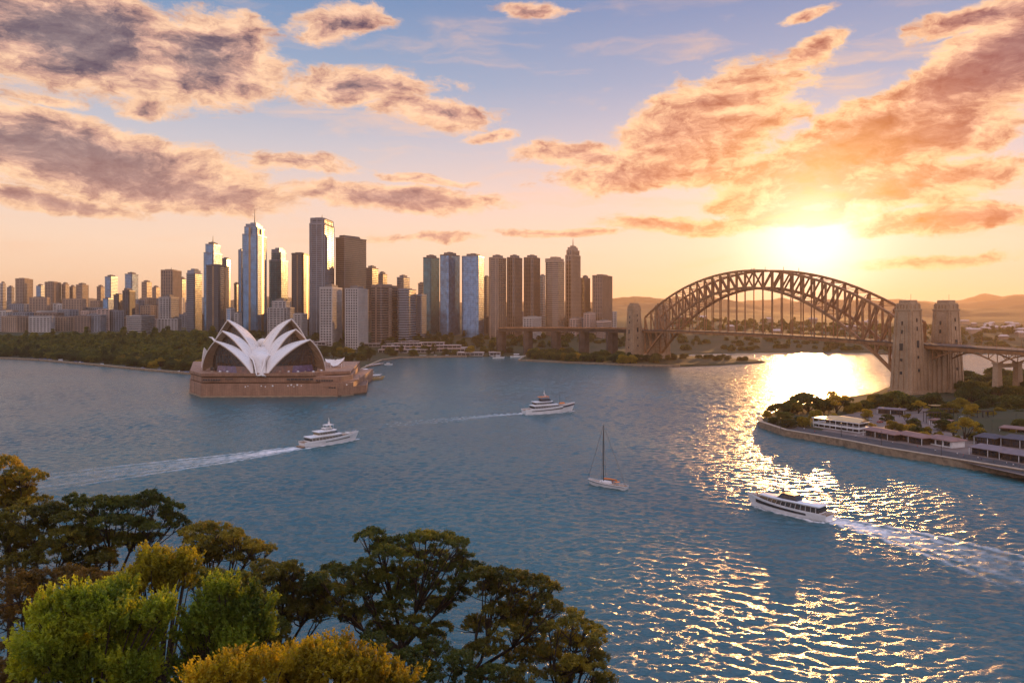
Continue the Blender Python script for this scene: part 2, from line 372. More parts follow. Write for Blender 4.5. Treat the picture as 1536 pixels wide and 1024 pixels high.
def make_water():
    rs = [100.0]
    while rs[-1] < 1900: rs.append(rs[-1]*1.0029)
    while rs[-1] < 15000: rs.append(rs[-1]*1.03)
    rs = np.array(rs)
    an = np.concatenate([np.arange(-R(70), -R(37), R(0.5)), np.arange(-R(37), R(37), 0.0027), np.arange(R(37), R(70)+.001, R(0.5))])
    A, RR = np.meshgrid(an, rs); X = RR*np.sin(A); Y = RR*np.cos(A)
    rng = np.random.RandomState(3); Z = np.zeros_like(X)
    near = (RR < 2000)
    fade = lambda lam: np.clip(lam/(RR*0.0029*1.9)-0.25, 0, 1)
    patch = 0.8+0.28*np.sin(X*0.013+1.1+np.sin(Y*0.006)*1.3)*np.sin(Y*0.0097+np.sin(X*0.008)*1.5)
    xw = X+2.2*np.sin(Y*0.11)+1.5*np.sin(X*.07+Y*0.05); yw = Y+2.0*np.sin(X*0.09+0.5)+1.3*np.sin(Y*.06-X*.045)
    for i in range(52):
        lam = 1.1*(8/1.1)**(rng.rand()**1.25); th = rng.normal(0, 0.52)+R(8); k = 6.283/lam
        ph = (xw*math.sin(th)+yw*math.cos(th))*k+rng.uniform(0, 6.28)
        s = np.sin(ph); s = (s + 0.28*np.cos(2*ph))
        Z += s*lam*0.0115*(lam/3)**-0.2*fade(lam)
    Z *= patch
    foam, wb = wake_fields(X, Y)
    Z = Z*(1-0.35*foam)+wb*0.9
    n, m = A.shape; idx = np.arange(n*m).reshape(n, m)
    q = np.stack([idx[:-1,:-1], idx[:-1,1:], idx[1:,1:], idx[1:,:-1]], -1).reshape(-1, 4)
    m_ = bpy.data.materials.new('water'); m_.use_nodes = True; t = m_.node_tree; b = t.nodes['Principled BSDF']
    ge = t.nodes.new('ShaderNodeNewGeometry'); v = NX(t, ge.outputs['Position'])
    mp = t.nodes.new('ShaderNodeMapping'); t.links.new(v.s, mp.inputs[0]); mp.inputs['Scale'].default_value = (0.55, 1.0, 1.0)
    vv = NX(t, mp.outputs[0])
    n1 = nnoise(t, vv, 0.95, 5, 0.62, 0.5); n2 = nnoise(t, vv, 0.16, 3, 0.55, 0.4)
    rid = (1.0-(n1-0.5).abs()*2.0)
    bm_ = t.nodes.new('ShaderNodeBump'); bm_.inputs['Strength'].default_value = 1.0; bm_.inputs['Distance'].default_value = 0.42
    n3 = nnoise(t, vv, 2.6, 3, 0.6, 0.3); hh = rid*0.55+n1*0.35+n2*0.9+(1.0-(n3-0.5).abs()*2.0)*0.20; t.links.new(hh.s, bm_.inputs['Height']); t.links.new(bm_.outputs[0], b.inputs['Normal'])
    at_ = t.nodes.new('ShaderNodeAttribute'); at_.attribute_name = 'foam'; fo = NX(t, at_.outputs['Fac'])
    fn = nnoise(t, v, 0.9, 5, 0.7); ff = (fo*(0.25+fn*1.5)*1.15).step(0.05, 0.95)
    big = nnoise(t, v, 0.006, 3, 0.5)
    body = nramp(t, big, [(0.3, (0.001,0.060,0.072)), (0.7, (0.002,0.098,0.108))])
    col = nmix(t, ff, body, (0.78,0.76,0.74)); t.links.new(col.s, b.inputs['Base Color'])
    ro = ff*0.4+0.23; t.links.new(ro.s, b.inputs['Roughness']); b.inputs['IOR'].default_value = 1.5; b.inputs['Specular IOR Level'].default_value = 1.0
    o = npmesh('water', np.stack([X, Y, Z], -1).reshape(-1, 3), q, m_, smooth=True)
    a = o.data.attributes.new('foam', 'FLOAT', 'POINT'); a.data.foreach_set('value', foam.astype(np.float32).ravel())
    tag(o, kind='structure')
make_water()

# ------------------------------------------------------------------ land
grassm = mat('grass_ground', (0.030,0.036,0.014), 0.95, var=0.3, scale=0.03, bump=0.4, bscale=0.5, col2=(0.062,0.052,0.028), spec=0.2)
soil = mat('hillside_soil', (0.06,0.045,0.022), 0.95, var=0.4, scale=0.2, bump=0.6, bscale=1.5, spec=0.2)
sand = mat('sandstone_wall', (0.30,0.21,0.135), 0.9, var=0.25, scale=0.35, bump=0.6, bscale=1.2)
paving = mat('paving', (0.19,0.135,0.11), 0.85, var=0.18, scale=0.12, bump=0.2)
asphalt = mat('asphalt', (0.055,0.05,0.05), 0.9, var=0.25, scale=0.2, bump=0.2)
hillm = mat('wooded_hill', (0.055,0.06,0.03), 0.95, var=0.35, scale=0.012, bump=0.8, bscale=0.05, spec=0.1)
def make_land():
    rs = [330.0]
    while rs[-1] < 2600: rs.append(rs[-1]*1.006)
    while rs[-1] < 13500: rs.append(rs[-1]*1.02)
    rs = np.array(rs); an = np.arange(-R(58), R(58), 0.0042)
    A, RR = np.meshgrid(an, rs); X = RR*np.sin(A); Y = RR*np.cos(A); Z = height(X, Y)
    n, m = A.shape; idx = np.arange(n*m).reshape(n, m)
    q = np.stack([idx[:-1,:-1], idx[:-1,1:], idx[1:,1:], idx[1:,:-1]], -1).reshape(-1, 4)
    keep = (Z.reshape(-1)[q] > -3).any(1); q = q[keep]
    used = np.unique(q); remap = np.zeros(n*m, int); remap[used] = np.arange(len(used))
    o = npmesh('ground', np.stack([X, Y, Z], -1).reshape(-1, 3)[used], remap[q], grassm, smooth=True); tag(o, kind='structure')
make_land()
def make_hillside():
    xs = np.linspace(-190, 190, 120); ys = np.linspace(-30, 165, 90); X, Y = np.meshgrid(xs, ys)
    Z = np.minimum(76-0.5*Y, 77)+1.2*np.sin(X*0.13+Y*.05)+1.0*np.sin(Y*0.2-X*.06)
    Z = np.where(Y > 148, Z-(Y-148)*0.9, Z)
    n, m = X.shape; idx = np.arange(n*m).reshape(n, m)
    q = np.stack([idx[:-1,:-1], idx[:-1,1:], idx[1:,1:], idx[1:,:-1]], -1).reshape(-1, 4)
    tag(npmesh('hillside', np.stack([X, Y, Z], -1).reshape(-1, 3), q, soil, smooth=True), kind='structure')
make_hillside()
def hillz(x, y): return min(76-0.5*y, 77)-0.5
def ridge(name, D, prof, depth, seed, pxr=(-900, 2500)):
    """a range of hills: crest rows (px,py) of the photo turned into heights at distance D, with real depth"""
    rng = np.random.RandomState(seed); px = np.linspace(pxr[0], pxr[1], 420)
    py = np.interp(px, [p[0] for p in prof], [p[1] for p in prof])
    n = sum(np.sin(px*f_+rng.uniform(0, 6.28))*a for f_, a in ((.011,1.6),(.027,1.5),(.06,.9),(.13,.6),(.31,.35),(.7,.2)))
    ch = CAMZ-(py+n*1.0-HOR)*D/F
    X0 = (px-768)/F*D
    rows = []; ws = np.linspace(-1, 1, 23)
    for w in ws:
        prof_w = (1-abs(w)**1.3); wob = 1+0.25*np.sin(px*0.05*(1+w)+w*7+seed)*(1-abs(w))*abs(w)*3
        rows.append(np.stack([X0*(1+w*depth/D*0.6), np.full_like(px, D)+w*depth, (ch+15)*prof_w*wob-15], -1))
    V = np.array(rows); a_, b_ = V.shape[:2]; idx = np.arange(a_*b_).reshape(a_, b_)
    q = np.stack([idx[:-1,:-1], idx[:-1,1:], idx[1:,1:], idx[1:,:-1]], -1).reshape(-1, 4)
    tag(npmesh(name, V.reshape(-1, 3), q, hillm, smooth=True), kind='structure')
ridge('hills', 2900, [(-900,474),(600,474),(900,476),(960,478),(1010,484),(1080,494),(1240,500),(1330,500),(1430,486),(1480,482),(1536,486),(2500,482)], 480, 2)
ridge('hills', 5200, [(-900,463),(700,463),(900,470),(1000,468),(1100,474),(1250,478),(1380,470),(1440,466),(1536,470),(2500,466)], 900, 3)
ridge('mountains', 8200, [(-900,458),(820,456),(920,450),(950,446),(1000,451),(1060,458),(1200,463),(1330,460),(1440,458),(1536,458),(2500,455)], 1300, 4)
ridge('mountains', 11300, [(-900,456),(820,455),(950,453),(1060,452),(1200,452),(1300,449),(1350,447),(1440,451),(1475,441),(1500,446),(1525,443),(1600,449),(2500,450)], 1200, 6)

# ------------------------------------------------------------------ haze
hb = MB().box(-13000, 13000, -60, 13400, -30, 345)
hm_ = bpy.data.materials.new('haze'); hm_.use_nodes = True; ht = hm_.node_tree; ht.nodes.clear()
ho = ht.nodes.new('ShaderNodeOutputMaterial'); pv = ht.nodes.new('ShaderNodeVolumePrincipled'); ht.links.new(pv.outputs[0], ho.inputs['Volume'])
pv.inputs['Color'].default_value = (1.0, 0.74, 0.50, 1); pv.inputs['Density'].default_value = 0.00005; pv.inputs['Anisotropy'].default_value = 0.45
haze = hb.build('haze', hm_); tag(haze, kind='stuff')
# ------------------------------------------------------------------ opera house
def bez(a, b, c, n):
    return [a*(1-t)**2+b*2*t*(1-t)+c*t*t for t in (i/(n-1) for i in range(n))]
def slab_from_grid(G, th):
    """grid of points -> closed curved slab of thickness th (towards the inner side given by normal sign)"""
    G = np.array([[list(p) for p in r] for r in G]); n, m = G.shape[:2]
    du = np.gradient(G, axis=0); dv = np.gradient(G, axis=1); N = np.cross(du, dv)
    L = np.linalg.norm(N, axis=-1, keepdims=True)
    for _ in range(1): N = N/np.maximum(L, 1e-9)
    bad = (L[..., 0] < 1e-6); avg = N[~bad].mean(0); avg /= np.linalg.norm(avg); N[bad] = avg
    H = G + N*th
    mb = MB(); vs = [tuple(p) for p in G.reshape(-1, 3)]+[tuple(p) for p in H.reshape(-1, 3)]; k = n*m; fs = []
    for i in range(n-1):
        for j in range(m-1):
            a, b, c, d = i*m+j, i*m+j+1, (i+1)*m+j+1, (i+1)*m+j
            fs += [(a, b, c, d), (k+a, k+d, k+c, k+b)]
    for i in range(n-1):
        for j in (0, m-1):
            a, d = i*m+j, (i+1)*m+j; fs.append((a, d, k+d, k+a) if j == 0 else (a, k+a, k+d, d))
    for j in range(m-1):
        for i in (0, n-1):
            a, b = i*m+j, i*m+j+1; fs.append((a, k+a, k+b, b) if i == 0 else (a, b, k+b, k+a))
    mb.add(vs, fs); return mb
m_tile = mat('shell_tile', (0.80,0.74,0.68), 0.28, var=0.06, scale=0.12, bump=0.08, bscale=1.5)
def tile_material():
    t = m_tile.node_tree; b = t.nodes['Principled BSDF']
    # fine chevron tile lines as a real surface pattern
    co = t.nodes.new('ShaderNodeTexCoord'); br = t.nodes.new('ShaderNodeTexBrick'); t.links.new(co.outputs['Object'], br.inputs['Vector'])
    br.inputs['Scale'].default_value = 0.35; br.inputs['Color1'].default_value = (0.80,0.72,0.65,1); br.inputs['Color2'].default_value = (0.74,0.68,0.62,1)
    br.inputs['Mortar'].default_value = (0.62,0.55,0.48,1); br.inputs['Mortar Size'].default_value = 0.012
    t.links.new(br.outputs[0], b.inputs['Base Color'])
tile_material()
m_rib = mat('shell_concrete', (0.36,0.245,0.155), 0.8, var=0.15, scale=0.2, bump=0.2)
m_granite = mat('pink_granite', (0.37,0.205,0.135), 0.8, var=0.10, scale=0.18, bump=0.15, bscale=1.0)
def granite_panels():
    t = m_granite.node_tree; b = t.nodes['Principled BSDF']; co = t.nodes.new('ShaderNodeTexCoord'); sp = t.nodes.new('ShaderNodeSeparateXYZ'); t.links.new(co.outputs['Object'], sp.inputs[0])
    x, y, z = (NX(t, sp.outputs[i]) for i in range(3)); v = ncomb(t, x*0.5+y*0.4, z, 0.0)
    br = t.nodes.new('ShaderNodeTexBrick'); t.links.new(v.s, br.inputs['Vector']); br.inputs['Scale'].default_value = 0.45; br.offset = 0.0
    br.inputs['Color1'].default_value = (0.42,0.235,0.15,1); br.inputs['Color2'].default_value = (0.33,0.18,0.115,1); br.inputs['Mortar'].default_value = (0.16,0.09,0.06,1); br.inputs['Mortar Size'].default_value = 0.018
    n = nnoise(t, ncomb(t, x*0.5, y*0.5, z*0.12), 0.35, 6, 0.7); st = nramp(t, n, [(0.32, (0.62,0.60,0.58)), (0.62, (1.06,1.04,1.02))])
    wet = (z*0.5).step(0.2, 1.1); c = nmix(t, 1.0, NX(t, br.outputs[0]), st, 'MULTIPLY'); c = nmix(t, wet, (0.07,0.05,0.035), c); t.links.new(c.s, b.inputs['Base Color'])
granite_panels()
m_dglass = mat('dark_glass', (0.035,0.032,0.035), 0.12, var=0.2, scale=0.3, bump=0.05, spec=0.8)
m_bronze = mat('bronze_mullion', (0.16,0.10,0.055), 0.5, metal=0.4, var=0.2)
m_purple = mat('violet_glass', (0.09,0.06,0.16), 0.25, var=0.2, spec=0.8)
m_redglass = mat('amber_glass', (0.16,0.05,0.02), 0.25, var=0.3, spec=0.8)
m_white = mat('white_paint', (0.78,0.76,0.74), 0.45, var=0.06, scale=0.5)
m_dark = mat('dark_metal', (0.03,0.028,0.027), 0.5, var=0.3)
m_people = mat('clothing', (0.25,0.2,0.2), 0.9, var=0.5, scale=0.8)

def make_opera():
    c0 = at(400, 597, 760); root = thing('opera_house', 'large performance hall with white sail shells on a pink granite podium in the water', 'opera house', (c0.x, c0.y, 0))
    inv = Vector((-c0.x, -c0.y, 0)); A = lambda px, py, D: at(px, py, D)+inv
    def P2(px, D): p = at(px, 500, D); return (p.x-c0.x, p.y-c0.y)
    # podium: granite body with stepped terraces
    mb = MB()
    lower = [P2(284.5,742), P2(302,706), P2(508,711), P2(530,722), P2(560,880), P2(290,880)]
    mb.prism(lower, -2, 12.4)
    up = [P2(286,744), P2(303,708.5), P2(470,712), P2(512,716), P2(528,735), P2(540,875), P2(292,875)]
    mb.prism(up, 13.3, 18.2)
    top = [P2(284.5,742), P2(302,706), P2(470,710), P2(478,720), P2(525,734), P2(540,878), P2(290,878)]
    mb.prism(top, 19.2, 21.0)
    mb.prism([P2(300,716), P2(475,716), P2(520,736), P2(530,872), P2(296,872)], 12.4, 13.3)
    mb.prism([P2(302,716), P2(474,716), P2(518,740), P2(530,872), P2(298,872)], 18.2, 19.2)
    body = mb.build('podium', m_granite, root, bevel=0.12)
    mb = MB(); mb.prism([P2(507,709), P2(550,737), P2(552,790), P2(520,800), P2(500,760)], -2, 7.2)
    mb.prism([P2(480,712), P2(512,714), P2(538,738), P2(540,790), P2(500,790)], 12.4, 13.6)
    wing = mb.build('side_wing', m_granite, root, bevel=0.1)
    mb = MB()                                   # parapets of the terraces
    for poly, z in ((top, 21.0), ([P2(507,709), P2(550,737), P2(552,790)], 7.2)):
        for i in range(len(poly)-1 if z < 10 else 4):
            p, q = poly[i], poly[(i+1)%len(poly)]; mb.beam((p[0],p[1],z+0.5), (q[0],q[1],z+0.5), 0.4, 1.0)
    mb.build('parapet', m_granite, root)
    for (x0, x1, D0, z, h) in ((304,331,705.7,16.0,1.6),(430,470,709.6,16.2,1.6),(478,504,711.0,8.3,1.4),(474,500,711.0,14.9,1.5),(338,350,706.9,17.0,1.2)):
        mb = MB(); p, q = P2(x0, D0-0.15), P2(x1, D0-0.10); n = 7
        mb.beam((p[0],p[1],z), (q[0],q[1],z), 0.5, h); w = mb.build('window_strip', m_dglass, root)
        fr = MB(); 
        for i in range(n+1):
            t = i/n; x, y = p[0]+(q[0]-p[0])*t, p[1]+(q[1]-p[1])*t; fr.beam((x, y-0.3, z-h/2-.1), (x, y-0.3, z+h/2+.1), 0.35)
        fr.beam((p[0],p[1]-0.35,z+h/2+0.2), (q[0],q[1]-0.35,z+h/2+0.2), 0.9, 0.3)
        fr.build('window_frame', m_granite, w)
    rng = random.Random(4)                      # small lit doors and fittings along the quay face
    mb = MB()
    for px in (368,372,392,398,409,432,437,441,446,452,520):
        p = P2(px, 706.2+(px-302)*0.024); z = rng.choice((9.5,10.2,11)); MB().cbox(p[0], p[1], z, rng.uniform(.7,1.6), 0.5, rng.uniform(.8,1.5)).build('quay_fitting', m_white, root)
    # terrace life: sun umbrellas and railings along the podium edge
    for k, px in enumerate((318,330,341,420,433,447,458,470,482,494)):
        q_ = P2(px, 714 if px < 478 else 727); u = MB(); u.tube([(q_[0],q_[1],21),(q_[0],q_[1],23.2)], .08, 5); rr = 1.5
        u.loft([[(q_[0]+rr*math.cos(a_*.785),q_[1]+rr*math.sin(a_*.785),22.9) for a_ in range(8)], [(q_[0]+.1*math.cos(a_*.785),q_[1]+.1*math.sin(a_*.785),23.7) for a_ in range(8)]]); u.build('sun_umbrella', m_white if k % 3 else m_rib, root)
    mb = MB(); 
    a = lower
    for i in range(3): mb.beam((a[i][0],a[i][1]-.2,0.5), (a[i+1][0],a[i+1][1]-.2,0.5), 1.2, 1.4)
    mb.build('quay_ledge', m_rib, root)
    # shells: near rim, far rim, ridge
    def shell(P, Fn, Fl, B, nr, nl, rid, glassfrac=0.0, gx=0):
        """P peak, Fn near foot, Fl far foot, B tail; nr/nl/rid = bezier control points of near rim, far rim, ridge"""
        n, m = 15, 13
        ridge = bez(P, rid, B, n)
        parts = []
        for foot, ctrl, nm in ((Fn, nr, 'shell_half'), (Fl, nl, 'shell_half')):
            rim = bez(foot, ctrl, P, m)
            # bulge relative to the straight chord is carried over to the other ribs, fading to the tail
            G = []
            for i in range(n):
                s = i/(n-1); row = []
                for j in range(m):
                    t = j/(m-1); straight = foot*(1-t)+P*t; off = rim[j]-straight
                    row.append(foot*(1-t)+ridge[i]*t+off*(1-s*0.35)+Vector((0,0,1))*(4*t*(1-t))*1.2*s)
                G.append(row)
            parts.append((G, nm, rim))
        for k, (G, nm, rim) in enumerate(parts):
            # choose sign so the outside faces up and away from the mouth
            g = np.array([[list(p) for p in r] for r in G]); mid = g[n//2, m//2]
            nn = np.cross(g[n//2+1, m//2]-mid, g[n//2, m//2+1]-mid); nn /= np.linalg.norm(nn)
            other = np.array(list((Fl if k == 0 else Fn)));
            sgn = 1 if np.dot(nn, mid-other) > 0 else -1
            o = slab_from_grid(G, sgn*0.5).build(nm, m_tile, root, smooth=False)
            inner = slab_from_grid([[p-Vector(nn)*sgn*0.06 for p in r] for r in G], -sgn*0.7).build('inner_shell', m_rib, o)
            rb = MB(); 
            for i in range(0, n, 2):
                rb.tube([Vector(p)-Vector(nn)*sgn*1.1 for p in G[i]], 0.32, 5)
            rb.build('rib', m_rib, o)
            for me in (o.data,):
                for p in me.polygons: p.use_smooth = True
                me.set_sharp_from_angle(angle=R(50))
            eg = MB(); eg.tube([p for p in rim], [0.75]*len(rim), 6); eg.build('rim_edge', m_tile, o, smooth=True)
        # glass wall closing the mouth, set back towards the tail
        rn, rl = parts[0][2], parts[1][2]; back = (B-P); back.z = 0; back = back.normalized()*5.0
        a, b = [], []
        G = []; J = m
        for j in range(J):
            p, q = rn[j]+back, rl[j]+back; row = []
            for i in range(9):
                s = i/8; s_ = .10+.80*s; row.append(p*(1-s_)+q*s_-Vector((0,0,1.6*(j/(J-1))**2))+back*(-0.9*4*s*(1-s)*(1-j/(J-1))*0.9))
            G.append(row)
        g = slab_from_grid(G, 0.2).build('glass_wall', m_dglass, root)
        mu = MB()
        for i in range(1, 8):
            mu.tube([G[j][i]-back*0.13 for j in range(J)], 0.16, 4)
        for j in (3, 6, 9): mu.tube([p-back*0.13 for p in G[j]], 0.14, 4)
        mu.build('mullion', m_bronze, g)
        return G, back
    # left fan
    shell(A(342,480,768), A(384,541,745), A(309,549,792), A(391,524,800), A(375,507,758), A(318,512,782), A(376,492,792))
    shell(A(334,496.5,745), A(373,541,728), A(307,552,772), A(381,528,765), A(360,513,738), A(313,520,760), A(365,503,757))
    GL, bl = shell(A(323,511.5,728), A(380,562.5,709), A(304,556,752), A(373,532,745), A(354,526,718), A(305,530,741), A(352,517,738))
    # right fan
    shell(A(437,478.5,768), A(399,541,745), A(475,549,792), A(391,524,800), A(406,503,758), A(459,500,782), A(404,489,792))
    shell(A(443.5,494,745), A(408,541,728), A(482,552,772), A(400,528,765), A(419,511,738), A(467,512,760), A(415,501,757))
    GR, br = shell(A(465,509.5,728), A(400,562.5,709), A(488,556,752), A(407,531,745), A(428,524,718), A(485,527,741), A(432,512,738))
    # violet and amber glass canopies at the foot of the two front mouths
    for G, bk, s0, s1, m_ in ((GL, bl, 2, 6, m_purple), (GL, bl, 0, 2, m_redglass), (GR, br, 3, 7, m_purple), (GR, br, 0, 3, m_redglass)):
        lo = [G[0][i]-bk*0.5+Vector((0,0,0.8)) for i in range(s0, s1+1)]; hi = [G[2][i]-bk*0.12+Vector((0,0,0.4)) for i in range(s0, s1+1)]
        k = len(lo); mb = MB(); mb.add(lo+hi+[p+Vector((0,0,-.3))+bk*.1 for p in lo]+[p+Vector((0,0,-.3))+bk*.1 for p in hi],
            [(i,i+1,k+i+1,k+i) for i in range(k-1)]+[(2*k+i,3*k+i,3*k+i+1,2*k+i+1) for i in range(k-1)]+[(i,2*k+i,2*k+i+1,i+1) for i in range(k-1)])
        mb.build('foyer_canopy', m_, root)
    # saddle between the two fans
    rows = [(520,[(385,770),(389,762),(392.5,758),(396,762),(400,770)]), (526,[(376,752),(385,742),(392.5,738),(400,742),(404,752)]), (533,[(368,742),(380,727),(391,721),(402,727),(412,742)]),
            (540,[(374,735),(382,721),(390,716),(398,721),(406,735)]), (548,[(379,727),(384,716),(390.5,711),(397,716),(402,727)]), (556,[(381,717),(385,711),(391,708),(397,711),(401,717)]), (563.3,[(383,708.5),(386.5,707),(391,706.4),(396,707),(399.5,708.5)])]
    G = [[A(x, y, D) for x, D in r] for y, r in rows]
    o = slab_from_grid(G, -1.5).build('saddle', m_tile, root, smooth=True)
    mb = MB(); mb.tube([A(397,536,722), A(396,545,714), A(393,556,709), A(391.5,563,706.5)], [0.9,0.8,0.7,0.6], 6); mb.tube([A(372,533,738), A(380,540,720), A(383,552,711), A(385,563,706.5)], [0.7,0.7,0.6,0.5], 6); mb.build('saddle_fold', m_tile, root, smooth=True)
    mb = MB(); mb.sphere(A(394,519,800), 7.2, 6, 8.2, 16, 10); mb.build('rear_dome', m_tile, root, smooth=True)
    # small pointed shell at the far left and a hooked one behind
    shell_pts = [(A(306,521,790), A(302,552,786), A(315,550,806), A(313,530,800))]
    P, a, b, c = shell_pts[0]
    for G in ([bez(a, (a+P)/2+Vector((-1.0,0,1)), P, 7), bez(c, (c+P)/2, P, 7)], [bez(b, (b+P)/2+Vector((1,0,1)), P, 7), bez(c, (c+P)/2, P, 7)]):
        slab_from_grid(G, 0.5).build('small_shell', m_tile, root, smooth=True)
    mb = MB(); mb.tube([A(323,512,765), A(318,506.5,768), A(313.5,505.5,770)], [1.2,0.9,0.3], 6); mb.build('hooked_tip', m_tile, root, smooth=True)
    # low glazed foyers under the shells
    mb = MB(); mb.prism([P2(316,748), P2(378,716), P2(404,716), P2(476,748), P2(470,860), P2(322,860)], 21.0, 24.6); mb.build('foyer', m_dglass, root)
    mb = MB()
    ps = [P2(316,748), P2(378,716), P2(404,716), P2(476,748)]
    for k in range(3):
        for i in range(13):
            t = i/12; x, y = ps[k][0]*(1-t)+ps[k+1][0]*t, ps[k][1]*(1-t)+ps[k+1][1]*t; mb.box(x-.15, x+.15, y-.5, y-.1, 21, 24.6)
    mb.build('foyer_column', m_bronze, root)
    return root
make_opera()
# white tents beside the hall
m_canvas = mat('white_canvas', (0.80,0.74,0.69), 0.7, var=0.05)
def tent(px, py, D, w, h, label, tilt):
    p = at(px, py, D); t = thing('marquee', label, 'marquee', tuple(p), 0, 'white pointed marquees beside the performance hall')
    n = 12; G = []
    for i in range(n+1):
        u = -1+2*i/n; row = []
        for j in range(n+1):
            v = -1+2*j/n; r = abs(u)*0.5+abs(v)*0.5
            z = h*(0.35*abs(u)**2.2+0.75*max(0, 1-abs(v)*0.9-abs(u)*0.25)**1.6)+tilt*u*h*0.5
            row.append(Vector((u*w/2*(1-0.25*abs(v)), v*w/2*(1-0.25*abs(u)), z)))
        G.append(row)
    slab_from_grid(G, 0.12).build('canopy', m_canvas, t, smooth=True)
    for (u, v) in ((-1,-1),(1,-1),(1,1),(-1,1)):
        MB().tube([(u*w*.37, v*w*.37, -5), (u*w*.37, v*w*.37, h*0.3)], 0.18, 6).build('pole', m_white, t)
tent(506, 548, 790, 15, 8.5, 'white wing shaped marquee with a lifted tip beside the sail shells', 0.35)
tent(495, 543.5, 812, 10, 4.5, 'smaller white marquee tucked between the sail shells and its wing shaped neighbour', -0.1)
# ------------------------------------------------------------------ steel arch bridge
m_steel = mat('bridge_steel', (0.36,0.16,0.06), 0.6, metal=0.0, var=0.25, scale=0.2)  # grey steel; orange of the sun's flare is painted into its base colour
m_deck = mat('bridge_deck_concrete', (0.11,0.075,0.058), 0.85, var=0.2, scale=0.1)
m_pylon = mat('granite_pylon', (0.40,0.30,0.215), 0.9, var=0.14, scale=0.10, bump=0.5, bscale=1.0)
def pylon_material():
    t = m_pylon.node_tree; b = t.nodes['Principled BSDF']
    co = t.nodes.new('ShaderNodeTexCoord'); sp = t.nodes.new('ShaderNodeSeparateXYZ'); t.links.new(co.outputs['Object'], sp.inputs[0])
    x, y, z = (NX(t, sp.outputs[i]) for i in range(3)); v = ncomb(t, x+y, z, 0.0)
    br = t.nodes.new('ShaderNodeTexBrick'); t.links.new(v.s, br.inputs['Vector']); br.inputs['Scale'].default_value = 0.32
    br.inputs['Color1'].default_value = (0.60,0.39,0.23,1); br.inputs['Color2'].default_value = (0.49,0.32,0.19,1); br.inputs['Mortar'].default_value = (0.20,0.15,0.11,1); br.inputs['Mortar Size'].default_value = 0.03
    n = nnoise(t, NX(t, co.outputs['Object']), 0.08, 6, 0.65); st = nramp(t, n, [(0.3, (0.72,0.68,0.62)), (0.7, (1.05,1.03,1.0))])
    c = nmix(t, 1.0, NX(t, br.outputs[0]), st, 'MULTIPLY'); t.links.new(c.s, b.inputs['Base Color'])
pylon_material()
BL = Vector((214.6, 1169.0, 0)); BR = Vector((386.0, 735.0, 0))
BD = (BR-BL); SPAN = BD.length; BD = BD.normalized(); BP = Vector((-BD.y, BD.x, 0))   # BP points to the right and away
ANG = math.atan2(BD.y, BD.x)
